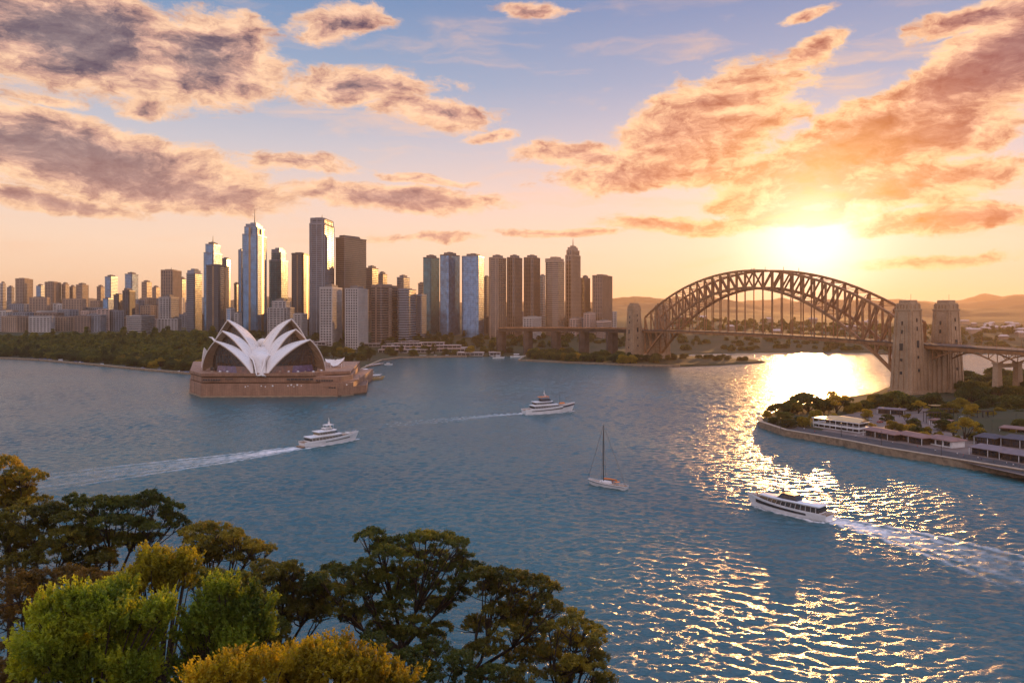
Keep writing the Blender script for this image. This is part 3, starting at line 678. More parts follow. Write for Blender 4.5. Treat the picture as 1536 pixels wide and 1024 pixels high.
def make_bridge():
    mid = (BL+BR)/2
    root = thing('arch_bridge', 'steel through arch bridge with four stone pylons in front of the low sun', 'bridge', tuple(mid), ANG)
    # local x runs from the far end to the near end, local y: + away/right ... flipped so that +y is towards BP
    H = SPAN/2; W = 13.5; N = 28
    sx = lambda t: t*H
    topz = lambda t: 128-58*abs(t)**2.0-2*abs(t)**6
    botz = lambda t: 107-97*abs(t)**2.05
    DZ = 49.0
    deckz = lambda t: DZ+2.5*(1-t*t)
    side = {0: W, 1: -W}
    ts = [-1+2*i/N for i in range(N+1)]
    for k, y in side.items():
        ex = 3 if k else 0
        mb = MB()
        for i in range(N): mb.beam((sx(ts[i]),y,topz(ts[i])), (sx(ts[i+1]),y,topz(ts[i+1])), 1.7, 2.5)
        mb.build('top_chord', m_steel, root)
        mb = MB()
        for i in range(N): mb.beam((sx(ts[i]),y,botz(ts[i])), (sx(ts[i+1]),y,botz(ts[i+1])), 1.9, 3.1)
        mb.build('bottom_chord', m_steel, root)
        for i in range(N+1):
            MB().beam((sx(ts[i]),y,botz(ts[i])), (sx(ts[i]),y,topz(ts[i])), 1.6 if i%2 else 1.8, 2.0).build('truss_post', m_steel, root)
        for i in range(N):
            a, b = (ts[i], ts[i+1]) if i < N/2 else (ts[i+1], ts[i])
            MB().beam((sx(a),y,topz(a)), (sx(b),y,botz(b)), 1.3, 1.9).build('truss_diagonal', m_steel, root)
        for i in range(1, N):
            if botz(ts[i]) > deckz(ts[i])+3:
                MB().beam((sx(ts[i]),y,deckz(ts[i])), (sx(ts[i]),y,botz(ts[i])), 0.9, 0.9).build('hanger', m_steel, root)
            elif botz(ts[i]) < deckz(ts[i])-6:
                pass
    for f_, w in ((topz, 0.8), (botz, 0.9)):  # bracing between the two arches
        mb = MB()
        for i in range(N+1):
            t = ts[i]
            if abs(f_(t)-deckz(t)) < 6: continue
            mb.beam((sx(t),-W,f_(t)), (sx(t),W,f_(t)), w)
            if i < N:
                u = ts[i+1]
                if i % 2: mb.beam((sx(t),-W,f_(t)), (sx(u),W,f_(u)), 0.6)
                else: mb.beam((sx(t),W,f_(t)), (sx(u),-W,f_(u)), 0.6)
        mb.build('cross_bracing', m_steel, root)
    # deck with stringers, railing, lamps
    mb = MB(); n = 40; L0, L1 = -H-22, H+230
    xs = [L0+(L1-L0)*i/n for i in range(n+1)]; dz = lambda x: DZ+2.5*max(0, 1-(x/H)**2) if abs(x) < H else DZ-max(0, x-H)*0.012
    for i in range(n):
        a, b = xs[i], xs[i+1]
        mb.add([(a,-W-2,dz(a)-1.2),(b,-W-2,dz(b)-1.2),(b,W+2,dz(b)-1.2),(a,W+2,dz(a)-1.2),(a,-W-2,dz(a)),(b,-W-2,dz(b)),(b,W+2,dz(b)),(a,W+2,dz(a))],
               [(0,3,2,1),(4,5,6,7),(0,1,5,4),(3,7,6,2)]+([(0,4,7,3)] if i == 0 else [])+([(1,2,6,5)] if i == n-1 else []))
    dk = mb.build('deck', m_deck, root)
    mb = MB()
    for y in (-W-1, W+1, -5, 5):
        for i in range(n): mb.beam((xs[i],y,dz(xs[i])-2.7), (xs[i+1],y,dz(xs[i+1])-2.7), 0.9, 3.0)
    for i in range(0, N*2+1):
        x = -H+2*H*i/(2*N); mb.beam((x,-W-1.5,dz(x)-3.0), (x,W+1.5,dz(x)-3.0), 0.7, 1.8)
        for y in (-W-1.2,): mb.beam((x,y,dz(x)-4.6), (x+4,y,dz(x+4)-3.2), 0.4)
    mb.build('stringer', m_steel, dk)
    mb = MB()
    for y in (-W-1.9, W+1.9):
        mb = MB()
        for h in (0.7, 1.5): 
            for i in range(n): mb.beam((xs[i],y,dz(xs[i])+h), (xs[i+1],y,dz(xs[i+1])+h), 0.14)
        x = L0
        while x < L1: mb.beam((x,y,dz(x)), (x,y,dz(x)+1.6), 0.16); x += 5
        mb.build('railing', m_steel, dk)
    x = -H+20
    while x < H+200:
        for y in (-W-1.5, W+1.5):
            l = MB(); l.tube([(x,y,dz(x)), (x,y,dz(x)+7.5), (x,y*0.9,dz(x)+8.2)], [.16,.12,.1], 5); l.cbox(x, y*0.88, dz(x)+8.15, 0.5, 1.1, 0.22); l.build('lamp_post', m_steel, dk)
        x += 36
    # crest: maintenance crane rails and flag poles
    mb = MB()
    for t in (-0.17, -0.09, 0.02, 0.16, 0.27):
        z = topz(t)+1; mb.beam((sx(t),W,z), (sx(t),W,z+4.2), 0.4)
    mb.cbox(sx(-0.16), W, topz(0.16)+3.4, 3.2, 2, 2.2); mb.cbox(sx(-0.09), W, topz(0.09)+3.0, 6, 2, 1.0); mb.cbox(sx(-0.07), W, topz(0.09)+4.4, 2.5, 2, .6)
    mb.build('maintenance_gantry', m_steel, root)
    # pylons
    def pylon(x, y, flip, lab):
        """battered granite tower with stepped crown; local axes of the bridge"""
        mb = MB(); w0, d0, w1, d1 = 25.0, 19.0, 17.5, 13.5; zt = 79.5
        def rect(z0, z1, a, b, c, d): mb.prism([(x-a/2,y-b/2),(x+a/2,y-b/2),(x+a/2,y+b/2),(x-a/2,y+b/2)], z0, z1, [(x-c/2,y-d/2),(x+c/2,y-d/2),(x+c/2,y+d/2),(x-c/2,y+d/2)])
        k = lambda z: (w0+(w1-w0)*z/zt, d0+(d1-d0)*z/zt)
        rect(-1, 6, w0+3, d0+3, w0+2.6, d0+2.6)
        a, b = k(6); c, d = k(zt); rect(6, zt, a, b, c, d)
        rect(zt, zt+1.6, c+0.9, d+0.9, c+0.9, d+0.9)
        rect(zt+1.6, zt+7.2, c-1.2, d-1.2, c-2.0, d-2.0)
        rect(zt+7.2, zt+10.0, c-5.0, d-4.4, c-5.4, d-4.8)
        body = mb.build('pylon', m_pylon, root, bevel=0.15)
        mb = MB()                               # pilaster strips running up all four faces
        for f in (-0.36, -0.12, 0.12, 0.36):
            for s in (-1, 1):
                a, b = k(7); c, d = k(zt-1)
                mb.beam((x+f*a, y+s*(b/2+.1), 7), (x+f*c, y+s*(d/2+.1), zt-1 if abs(f) > .2 else zt-14), 1.9, 0.8)
                mb.beam((x+s*(a/2+.1), y+f*b, 7), (x+s*(c/2+.1), y+f*d, zt-1 if abs(f) > .2 else zt-14), 0.8, 1.6)
        for s in (-1, 1):
            for f in (-.42, -.21, 0, .21, .42): mb.cbox(x+f*16, y+s*6.4, zt+3.5, 1.5, 1.2, 5.0)
            for f in (-.38, 0, .38): mb.cbox(x+s*8.2, y+f*13, zt+3.5, 1.2, 1.5, 5.0)
        mb.build('pilaster', m_pylon, body)
        for (z, h, w) in ((46,6.5,4.2),(34,2.5,2.2),(22,2.6,2.2),(60,3.5,1.2),(68,3.5,1.2)):
            for s in (-1, 1):
                bb = k(z)[1]; a = k(z)[0]
                MB().cbox(x, y+s*(bb/2+0.25), z, w, 0.9, h).build('opening', m_dark, body)
                MB().cbox(x+s*(a/2+.25), y, z+3, .9, w*0.6, h).build('opening', m_dark, body)
        mb = MB(); mb.tube([(x+3,y,zt+10),(x+3,y,zt+15.5)], .12, 5); mb.tube([(x-5,y+2,zt+7),(x-5,y+2,zt+11)], .12, 5)
        for s in (-1, 1): mb.beam((x-7,y+s*5,zt+8.3),(x+7,y+s*5,zt+8.3), .12)
        mb.build('mast', m_dark, body)
        return body
    px_ = H+14
    for xx in (-px_, px_):
        for yy in (-24.5, 24.5): pylon(xx, yy, 1, '')
    # skewback piers and abutment towers below the deck
    mb = MB()
    for s in (-1, 1):
        for y in (-W, W):
            mb.prism([(s*(H-4)-4,y-5),(s*(H-4)+6,y-5),(s*(H-4)+6,y+5),(s*(H-4)-4,y+5)], -2, 13, [(s*(H-2)-3,y-3.5),(s*(H-2)+5,y-3.5),(s*(H-2)+5,y+3.5),(s*(H-2)-3,y+3.5)])
        mb.prism([(s*(H+2)-9,-22),(s*(H+2)+9,-22),(s*(H+2)+9,22),(s*(H+2)-9,22)], -2, 7)
    mb.build('bearing_pier', m_pylon, root, bevel=.2)
    for s in (-1, 1):
        mb = MB(); xa = s*(H+14); mb.box(xa-7, xa+9, -15.5, 15.5, 2, DZ-4.2)
        for y in (-15.8, -9, -3, 3, 9, 15.8): 
            for e in (-7.5, 9.5): mb.box(xa+e-.6, xa+e+.6, y-1.4, y+1.4, 2, DZ-4.2)
        mb.build('abutment', m_pylon, root)
    # near approach: truss spans on tall piers
    Lx = [H+30, H+92, H+154, H+216]
    for y in (-W+1, W-1):
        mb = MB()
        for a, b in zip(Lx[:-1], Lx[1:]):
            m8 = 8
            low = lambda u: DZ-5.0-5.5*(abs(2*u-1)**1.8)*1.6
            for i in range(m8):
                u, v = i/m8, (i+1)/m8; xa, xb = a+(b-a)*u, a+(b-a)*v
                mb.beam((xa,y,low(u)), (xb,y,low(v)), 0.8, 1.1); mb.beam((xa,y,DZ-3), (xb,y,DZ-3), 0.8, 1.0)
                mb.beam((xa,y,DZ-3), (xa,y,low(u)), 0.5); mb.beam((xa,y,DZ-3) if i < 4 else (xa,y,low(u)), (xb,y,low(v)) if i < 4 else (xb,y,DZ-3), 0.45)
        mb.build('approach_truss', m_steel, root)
    for x in Lx[1:]:
        mb = MB()
        for y in (-W+1, W-1):
            mb.prism([(x-3,y-3.4),(x+3,y-3.4),(x+3,y+3.4),(x-3,y+3.4)], 0, DZ-14, [(x-2,y-2.6),(x+2,y-2.6),(x+2,y+2.6),(x-2,y+2.6)])
            mb.box(x-2.8, x+2.8, y-3.3, y+3.3, DZ-14, DZ-12.6)
        mb.box(x-1.5, x+1.5, -W+3, W-3, DZ-17, DZ-14)
        mb.build('approach_pier', m_pylon, root)
    # far approach: curved concrete viaduct
    wp = lambda px, D: (root_inv @ Vector((at(px, 500, D).x, at(px, 500, D).y, 0)))
    root_inv = (Matrix.Translation(mid) @ Matrix.Rotation(ANG, 4, 'Z')).inverted()
    path = [wp(962,1196), wp(918,1240), wp(876,1277), wp(834,1306), wp(792,1330), wp(752,1352)]
    pz = [DZ, DZ-.2, DZ-.5, DZ-.9, DZ-1.5, DZ-2.4]
    mb = MB(); gd = MB(); rl = MB()
    for i in range(len(path)-1):
        p, q = Vector((*path[i][:2], pz[i])), Vector((*path[i+1][:2], pz[i+1]))
        mb.beam(p+Vector((0,0,-.6)), q+Vector((0,0,-.6)), 26, 1.2); gd.beam(p+Vector((0,0,-3.6)), q+Vector((0,0,-3.6)), 20, 5.0)
        d = (q-p).normalized(); nrm = Vector((-d.y, d.x, 0))
        for s in (-12.8, 12.8): rl.beam(p+nrm*s+Vector((0,0,.8)), q+nrm*s+Vector((0,0,.8)), 0.25, 1.6)
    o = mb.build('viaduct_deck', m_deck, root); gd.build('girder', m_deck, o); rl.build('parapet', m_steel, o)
    for i in range(len(path)):
        for t in (0,):
            if i == len(path)-1 and t: continue
            p = Vector((*path[i][:2], 0)); q = Vector((*path[min(i+1, len(path)-1)][:2], 0)); c = p*(1-t)+q*t
            if i == 0 and t == 0: continue
            d = (q-p).normalized() if (q-p).length > 0 else (c-Vector((*path[i-1][:2],0))).normalized()
            nrm = Vector((-d.y, d.x, 0)); mb = MB()
            for s in (-8, 8):
                e = c+nrm*s; mb.beam((e.x,e.y,1), (e.x,e.y,DZ-6), 9.0, 5.0)
            a_, b_ = c+nrm*-10, c+nrm*10; mb.beam((a_.x,a_.y,DZ-5.8), (b_.x,b_.y,DZ-5.8), 2.6, 2.4)
            mb.build('viaduct_pier', m_deck, root)
    return root
bridge = make_bridge()
# ------------------------------------------------------------------ the city
m_glassb = glassmat('blue_glass', (0.16,0.33,0.50), 0.10, 0.06, metal=0.45)
m_glassd = glassmat('smoked_glass', (0.035,0.038,0.045), 0.16, 0.05, spec=0.7)
m_glassg = glassmat('teal_glass', (0.06,0.20,0.22), 0.12, 0.06, metal=0.45)
m_glassw = glassmat('bronze_glass', (0.10,0.06,0.035), 0.15, 0.05)
FR = {'pale': mat('pale_concrete', (0.46,0.42,0.39), 0.8, var=0.1, scale=0.05), 'grey': mat('grey_concrete', (0.22,0.235,0.265), 0.8, var=0.12, scale=0.05),
      'brown': mat('brown_concrete', (0.24,0.165,0.125), 0.8, var=0.12, scale=0.05), 'tan': mat('tan_stone', (0.36,0.25,0.18), 0.8, var=0.12, scale=0.05),
      'dark': mat('dark_cladding', (0.070,0.070,0.078), 0.55, var=0.15, scale=0.05), 'steel': mat('pale_mullion', (0.17,0.21,0.26), 0.4, metal=0.3, var=0.1, scale=0.05),
      'gold': mat('bronze_cladding', (0.40,0.24,0.11), 0.35, metal=0.5, var=0.15, scale=0.05), 'pink': mat('pink_render', (0.50,0.36,0.30), 0.85, var=0.1, scale=0.05)}
GL = {'b': m_glassb, 'd': m_glassd, 'g': m_glassg, 'w': m_glassw}
m_roof = mat('roof_plant', (0.16,0.14,0.13), 0.85, var=0.2, scale=0.15)
def insetpoly(P, d):
    c = Vector((sum(p[0] for p in P)/len(P), sum(p[1] for p in P)/len(P)))
    out = []
    n = len(P)
    for i in range(n):
        p, a, b = Vector(P[i]), Vector(P[i-1]), Vector(P[(i+1)%n])
        n1 = Vector(((p-a).y, -(p-a).x)).normalized(); n2 = Vector(((b-p).y, -(b-p).x)).normalized()
        m_ = (n1+n2); m_ = m_/max(m_.dot(n1), 0.3) ; q = p-m_*d; out.append((q.x, q.y))
    return out
def facade(fr, P, z0, z1, fh, st, so, ps, pw, po, corner=True):
    """slab edges and piers standing proud of the glass line polygon P (counter-clockwise)"""
    if fh:
        z = z0+fh
        Q = insetpoly(P, -so)
        while z < z1-0.3: fr.prism(Q, z-st, z); z += fh
        fr.prism(insetpoly(P, -max(so, po)-0.25), z1-1.3, z1+0.9)
    n = len(P)
    for i in range(n):
        a, b = Vector(P[i]), Vector(P[(i+1)%n]); L = (b-a).length
        if L < 1: continue
        d = (b-a)/L; nr = Vector((d.y, -d.x))
        k = max(1, int(L/ps)) if ps else 0
        for j in range(k+1 if k else 0):
            c = a+d*(L*j/k)+nr*(po/2-.3); rz = math.atan2(d.y, d.x)
            fr.cbox(c.x, c.y, (z0+z1)/2, pw, po+.6, z1-z0, rz)
TCOUNT = [0]
def tower(x0, xs, x1, yt, D, label, fr='grey', gl='d', th=20, style='band', fh=4.0, crown='step', ant=0, cham=0.12, setb=None, ybase=None, name='tower', cat='skyscraper', group=None, pod=None, ps=None, side=None):
    """x0..xs is the left face, xs..x1 the right face, yt the roof line in photo pixels, D the distance of the front corner"""
    p = at(xs, 500, D); al = math.atan2(p.x, p.y); s = D*math.cos(al)/F; t = R(th)
    w = max((xs-x0)*s/math.cos(t), 3.0); d = max((x1-xs)*s/math.sin(t), w*0.5 if x1-xs < 1 else 3.0); d = min(d, 75)
    if xs-x0 < 1: w = 20
    zt = at(xs, yt, D).z; rot = -al-t
    # local frame: front corner at origin; left face runs to -x, depth to +y
    if t > 0: ld = Vector((-math.cos(al)*math.cos(t)+math.sin(al)*math.sin(t)*1, 0))
    e = Vector((math.cos(al), -math.sin(al))); nn = Vector((math.sin(al), math.cos(al)))
    u = -e*math.cos(t)+nn*math.sin(t); v = e*math.sin(t)+nn*math.cos(t)
    cen = Vector((p.x, p.y))+u*w/2+v*d/2
    zb = min(hz(cen.x, cen.y), hz(p.x, p.y))-3
    root = thing(name, label, cat, (cen.x, cen.y, zb), math.atan2(-u.y, -u.x), group)
    H = zt-zb; hw, hd = w/2, d/2; c = cham*min(w, d)
    def rectp(kx=1.0, ky=1.0, c=c):
        a, b = hw*kx, hd*ky
        if c <= 0.05: return [(-a,-b),(a,-b),(a,b),(-a,b)]
        return [(-a+c,-b),(a-c,-b),(a,-b+c),(a,b-c),(a-c,b),(-a+c,b),(-a,b-c),(-a,-b+c)]
    tiers = setb or [(0, 1.0, 1.0)]
    G_, f_ = MB(), MB(); spec = {'band': (fh, fh*0.42, 0.5, None, 0, 0), 'grid': (fh, fh*0.38, 0.45, 5.5, 1.5, 0.7), 'fin': (fh*2, 0.9, 0.2, 4.2, 1.5, 0.9), 'glass': (fh, 0.55, 0.16, 3.2, 0.3, 0.22),
          'mix': (fh, fh*0.36, 0.4, 9.0, 1.6, 0.9)}[style]
    z_ = 0
    for (a, b, k) in tiers:
        P = rectp(k, k); z0, z1 = H*a, H*b
        G_.prism(P, z0-0.5, z1-0.2)
        facade(f_, P, z0, z1, spec[0], spec[1], spec[2], ps or spec[3], spec[4], spec[5])
    k = tiers[-1][2]
    o = G_.build('glazing', GL[gl], root); f_.build('facade_frame', FR[fr], root)
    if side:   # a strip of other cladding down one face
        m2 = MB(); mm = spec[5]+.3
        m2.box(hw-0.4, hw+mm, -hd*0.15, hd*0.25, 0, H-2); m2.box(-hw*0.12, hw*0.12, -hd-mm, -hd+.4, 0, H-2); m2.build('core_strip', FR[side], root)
    rf = MB(); a, b = hw*k, hd*k
    if crown == 'step':
        rf.box(-a*.55, a*.62, -b*.6, b*.6, H-.3, H+5.5); rf.box(-a*.2, a*.3, -b*.3, b*.3, H+5.5, H+7)
    elif crown == 'flat': rf.box(-a*.6, a*.5, -b*.6, b*.6, H-.3, H+3.2)
    elif crown == 'tier':
        rf.box(-a*.9, a*.75, -b*.8, b*.8, H-.3, H+7); rf.box(-a*.35, a*.55, -b*.5, b*.5, H+7, H+10.5)
    elif crown == 'slab': rf.box(-a*.9, a*.2, -b*.7, b*.7, H-.3, H+6); rf.box(a*.3, a*.8, -b*.5, b*.5, H-.3, H+3)
    rf.build('rooftop_plant', FR[fr] if crown in ('tier',) else m_roof, root)
    if ant:
        tz = {'step': 7, 'flat': 3.2, 'tier': 10.5, 'slab': 6}[crown]
        MB().tube([(0,0,H+tz-.5),(0,0,H+tz+ant*.5),(0,0,H+tz+ant)], [1.2,.7,.3], 6).build('antenna', m_dark, root)
    if pod:
        q = MB(); P = rectp(1.25, 1.15, 0); q.prism(P, 0, pod); q2 = MB(); facade(q2, P, 0, pod, 4.0, 1.6, .3, None, 0, 0)
        q.build('podium_glazing', m_glassd, root); q2.build('podium_slab', FR['pale'], root)
    TCOUNT[0] += 1
    return root
TW = tower
# left group, further away, from the left edge
TW(0,4,9,425,2500,'narrow pale tower cut by the left edge of the skyline','pale',fh=5)
TW(10,17,22,431,2700,'low grey tower beside the narrow one at the skyline\'s left end','grey',fh=5)
TW(23,36,53,418,2500,'broad tan twin-faced tower, tallest at the far left end','tan','w',fh=5,style='mix',crown='flat')
TW(54,61,67,429,2450,'slim blue-grey tower between the two broad tan blocks at far left','steel','b',fh=5)
TW(67,80,92,423,2550,'wide tan tower with a flat roof, second broad block from the left','tan','w',fh=5,style='fin',crown='flat')
TW(92,98,104,426,2600,'slim tan tower attached to the right side of the wide tan block','tan','w',fh=5)
TW(104,109,114,430,2650,'thin grey-brown tower left of the tan tower with dark roof','brown',fh=5)
TW(114,123,133,427,2450,'tan tower with stepped dark roof standing alone before the gap at left','tan','w',fh=5,style='mix')
TW(145,151,157,430,2600,'small square tan tower right of the left skyline gap','brown',fh=5)
TW(157,166,177,415,2300,'pale blue tower with dark cap left of the dark twin blocks','steel','b',fh=4.5)
TW(154,162,170,448,1850,'short blue glass block in front of the pale blue tower','steel','b',fh=4.5,style='glass',crown='flat')
TW(170,178,186,442,1800,'dark brown slab block, left half of the dark pair','dark','d',fh=4.5,crown='flat')
TW(184,193,203,436,1780,'taller dark brown block, right half of the dark pair','dark','d',fh=4.5,style='fin',crown='slab')
TW(187,198,208,411,2250,'grey tower with blue glass corner behind the dark pair','grey','b',fh=4.5)
TW(212,220,228,423,2500,'pale tan tower right of the grey blue-cornered tower','tan','w',fh=5)
TW(228,234,240,431,2600,'low tan tower left of the wide slab with the roof mast','tan','w',fh=5)
TW(241,258,275,405,2150,'wide tan twin slab tower with a roof mast left of the main cluster','tan','d',fh=4.5,style='fin',crown='flat',ant=6)
TW(268,273,279,418,2400,'slim brown tower behind the edge of the main cluster','brown',fh=4.5)
TW(279,292,304,410,1620,'grey ribbon-windowed tower with a stepped top at the left of the main cluster','grey','d',crown='tier',th=25)
# main cluster
TW(305,320,334,366,1700,'pale blue glass tower with stepped crown, first tall one from the left','steel','b',style='glass',crown='step',ant=14,setb=[(0,.9,1.0),(.9,1.0,.82)],th=18)
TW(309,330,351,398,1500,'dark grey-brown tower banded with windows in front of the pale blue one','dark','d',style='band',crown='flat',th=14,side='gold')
TW(333,340,346,388,1640,'small dark roof tower peeping over the banded brown tower','dark','d',crown='flat')
TW(351,355,360,425,1800,'thin brown tower in the gap left of the tallest gold-edged tower','brown','d',crown='flat')
TW(358,362,366,375,1720,'slim steel-grey tower pressed against the gold-edged glass tower','steel','b',style='fin',crown='flat')
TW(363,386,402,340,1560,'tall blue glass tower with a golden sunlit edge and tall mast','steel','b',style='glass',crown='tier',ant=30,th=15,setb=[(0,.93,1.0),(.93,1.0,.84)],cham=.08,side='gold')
TW(402,420,434,378,1660,'teal glass tower with a golden stepped crown right of the masted tower','steel','g',style='glass',crown='tier',th=22,setb=[(0,.9,1.0),(.9,1.0,.8)],cham=.25)
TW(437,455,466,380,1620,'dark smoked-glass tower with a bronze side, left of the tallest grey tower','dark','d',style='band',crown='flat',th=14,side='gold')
TW(464,486,503,327,1520,'tallest grey ribbon tower with a set-back crown','grey','d',style='mix',crown='flat',th=16,setb=[(0,.955,1.0),(.955,1.0,.93)],ant=8)
TW(503,517,551,356,1560,'broad brown-grey office tower with a step at the roof, right of the tallest','brown','w',style='band',crown='slab',th=40,cham=.04)
TW(548,558,568,402,1700,'stepped brown tower showing over the right shoulder of the broad office tower','brown','d',crown='step')
TW(566,574,581,411,1800,'small brown stepped tower above the brown ribbon block','brown','d')
TW(401,429,456,452,1480,'white mid-rise block with many balconies in front of the teal tower','pale','d',style='grid',crown='step',th=14,setb=[(0,.82,1.0),(.82,1.0,.7)],fh=4.5)
TW(440,452,461,471,1440,'low white terrace block at the foot of the white mid-rise','pale','d',style='grid',crown='flat')
TW(480,498,517,431,1360,'white gridded apartment tower, left one of the white pair','pale','d',style='grid',crown='step',th=14,fh=4.6,ps=4.2,cham=.02)
TW(518,537,555,433,1350,'white gridded apartment tower, right one of the white pair','pale','d',style='grid',crown='step',th=14,fh=4.6,ps=4.2,cham=.02)
TW(556,572,598,428,1420,'brown ribbon-windowed office block right of the white pair','brown','d',style='band',crown='flat',th=30,fh=4.6,side='tan')
TW(597,611,625,434,1440,'grey ribbon-windowed office block right of the brown one','grey','d',style='band',crown='flat',th=16,fh=4.6)
TW(595,605,615,416,1750,'small grey tower with a flat cap behind the ribbon office blocks','grey','d',crown='step')
TW(560,570,580,420,1850,'grey-brown slab behind the brown ribbon block','brown','d',crown='flat')
TW(624,632,640,442,1500,'slim grey block with rounded side left of the dark glass tower','grey','d',crown='flat')
TW(627,634,640,425,1700,'small brown tower just left of the row of dark glass towers','tan','d',crown='flat')
TW(634,646,660,386,1600,'first glass tower of the right row with teal face','dark','g',style='glass',th=30,crown='step',fh=4.4)
TW(659,672,691,382,1560,'second glass tower of the right row, blue with darker flank','dark','b',style='glass',th=35,crown='step',fh=4.4)
TW(692,717,727,384,1540,'third glass tower of the right row with a wide pale blue face','steel','b',style='glass',th=15,crown='step',fh=4.4)
TW(726,730,734,415,1750,'thin brown tower in the gap after the three glass towers','brown','w',crown='flat')
TW(733,746,760,386,1530,'tan striped tower, first of the three alike right of the glass towers','tan','w',style='mix',th=24,crown='step',cham=.2)
TW(760,771,784,386,1560,'brown striped tower, second of the three alike right of the glass towers','brown','w',style='fin',th=24,crown='step',cham=.2)
TW(785,799,811,386,1600,'brown striped tower, third of the three alike right of the glass towers','brown','w',style='fin',th=24,crown='step',cham=.2)
TW(810,814,818,413,1800,'narrow grey tower glimpsed between two brown ones','grey','d',crown='flat')
TW(815,834,850,392,1560,'broad tan tower with a rounded top left of the masted brown tower','tan','w',style='band',th=30,crown='tier',cham=.3)
TW(848,858,871,375,1620,'tall slender brown tower with a mast, highest of the right row','tan','w',style='fin',th=26,crown='tier',ant=16,setb=[(0,.94,1.0),(.94,1.0,.85)])
TW(871,878,885,417,1680,'short brown tower right of the masted slender one','brown','w',style='fin',crown='step')
TW(889,904,919,413,1640,'square brown tower standing alone at the right end of the skyline','brown','w',style='fin',crown='flat',th=16,cham=.04)
# blocks at the feet
TW(785,798,812,476,1500,'low white block at the foot of the three brown striped towers','pale','d',style='grid',crown='flat',cham=0,name='office_block',cat='building')
TW(340,346,352,463,1470,'small pale blue block by the foot of the banded brown tower','pale','b',style='grid',crown='flat',cham=0,name='office_block',cat='building')
TW(352,357,362,470,1460,'little white block at the foot of the gold-edged tower','pale','d',style='grid',crown='flat',cham=0,name='office_block',cat='building')
TW(238,255,271,446,1640,'white stepped apartment block left of the main cluster','pale','d',style='grid',crown='step',th=14,fh=4.6,name='apartment_block',cat='building')
TW(190,212,236,474,1560,'long low white terraced block above the parkland','pale','d',style='band',crown='flat',cham=0,name='apartment_block',cat='building')
TW(855,863,872,478,1560,'low pink block at the foot of the masted slender tower','pink','d',style='grid',crown='flat',cham=0,name='office_block',cat='building')
TW(876,884,893,470,1560,'pale low block left of the lone square tower','pink','d',style='grid',crown='flat',cham=0,name='office_block',cat='building')
TW(895,905,917,482,1540,'flat pink block at the foot of the lone square tower','pink','d',style='band',crown='flat',cham=0,name='office_block',cat='building')
# low district between the far towers and the park: small blocks
rng = random.Random(21)
cols = [('pale','white'),('tan','tan'),('brown','brown'),('grey','grey'),('pink','pinkish'),('dark','dark')]
def block(px, py, D, w, d, h, rz, ck, label, group):
    p = at(px, py, D); zb = hz(p.x, p.y)-2; zt = max(p.z, zb+8)
    t = thing('house', label, 'building', (p.x, p.y, zb), rz, group); H = zt-zb
    g = MB(); P = [(-w/2,-d/2),(w/2,-d/2),(w/2,d/2),(-w/2,d/2)]; g.prism(P, 0, H-.2); f_ = MB()
    facade(f_, P, 0, H, 4.2, 2.2, .3, 6.0, 2.6, .35); g.build('glazing', m_glassd, t); f_.build('wall', FR[ck], t)
    r_ = MB(); r_.box(-w*.3, w*.2, -d*.3, d*.25, H-.3, H+rng.uniform(1.5,3.5)); r_.build('roof', m_roof, t)
    return t
for i in range(78):
    px = rng.uniform(-6, 300); D = rng.choice((1700,1850,2000,2200,2350)); py = rng.uniform(446, 472) if D > 1900 else rng.uniform(464, 480)
    ck, cn = rng.choice(cols[:5]+cols[:2]); lay = 'nearer' if D < 1900 else 'further'
    block(px, py, D+rng.uniform(-60,60), rng.uniform(18,50), rng.uniform(16,30), 0, rng.uniform(-.5,.5), ck,
          f'low {cn} block in the {lay} rows between the left towers and the park', f'low {cn} blocks of the {lay} rows left of the main cluster')
for i in range(44):
    px = rng.uniform(300, 925); D = rng.uniform(1640, 1800); py = rng.uniform(462, 482)
    ck, cn = rng.choice(cols[:5])
    side_ = 'left' if px < 620 else 'right'
    block(px, py, D, rng.uniform(16,34), rng.uniform(16,26), 0, rng.uniform(-.4,.4), ck, f'low {cn} block at street level among the {side_} half of the high towers', f'low {cn} street blocks among the {side_} towers')
# terraced quay buildings in the trees right of the white pair
m_rooftan = mat('pale_roof', (0.48,0.37,0.32), 0.8, var=0.12, scale=0.2)
def terrace(px, py, D, w, h, rz, label, tiers=2):
    p = at(px, py, D); zb = hz(p.x, p.y)-1; t = thing('terrace_building', label, 'building', (p.x, p.y, zb), rz)
    for k in range(tiers):
        w_, d_ = w*(1-.22*k), 18-4*k; z0 = k*h; 
        b = MB(); b.box(-w_/2, w_/2, -d_/2+k*2, d_/2+k*2, z0, z0+h-.6); wl = b.build('wall', FR['pink'] if k else FR['pale'], t)
        wn = MB(); wn.box(-w_/2+1, w_/2-1, -d_/2+k*2-.12, -d_/2+k*2+.2, z0+1.0, z0+h-1.4); wd = wn.build('window_band', m_glassd, wl)
        rf = MB(); rf.box(-w_/2-1, w_/2+1, -d_/2+k*2-1.2, d_/2+k*2+1, z0+h-.6, z0+h); rf.build('roof', m_rooftan, t)
        ms = MB(); n = max(3, int(w_/7))
        for i in range(n+1): ms.box(-w_/2+w_*i/n-.25, -w_/2+w_*i/n+.25, -d_/2+k*2-.5, -d_/2+k*2-.1, z0, z0+h-.6)
        ms.build('column', FR['pale'], t)
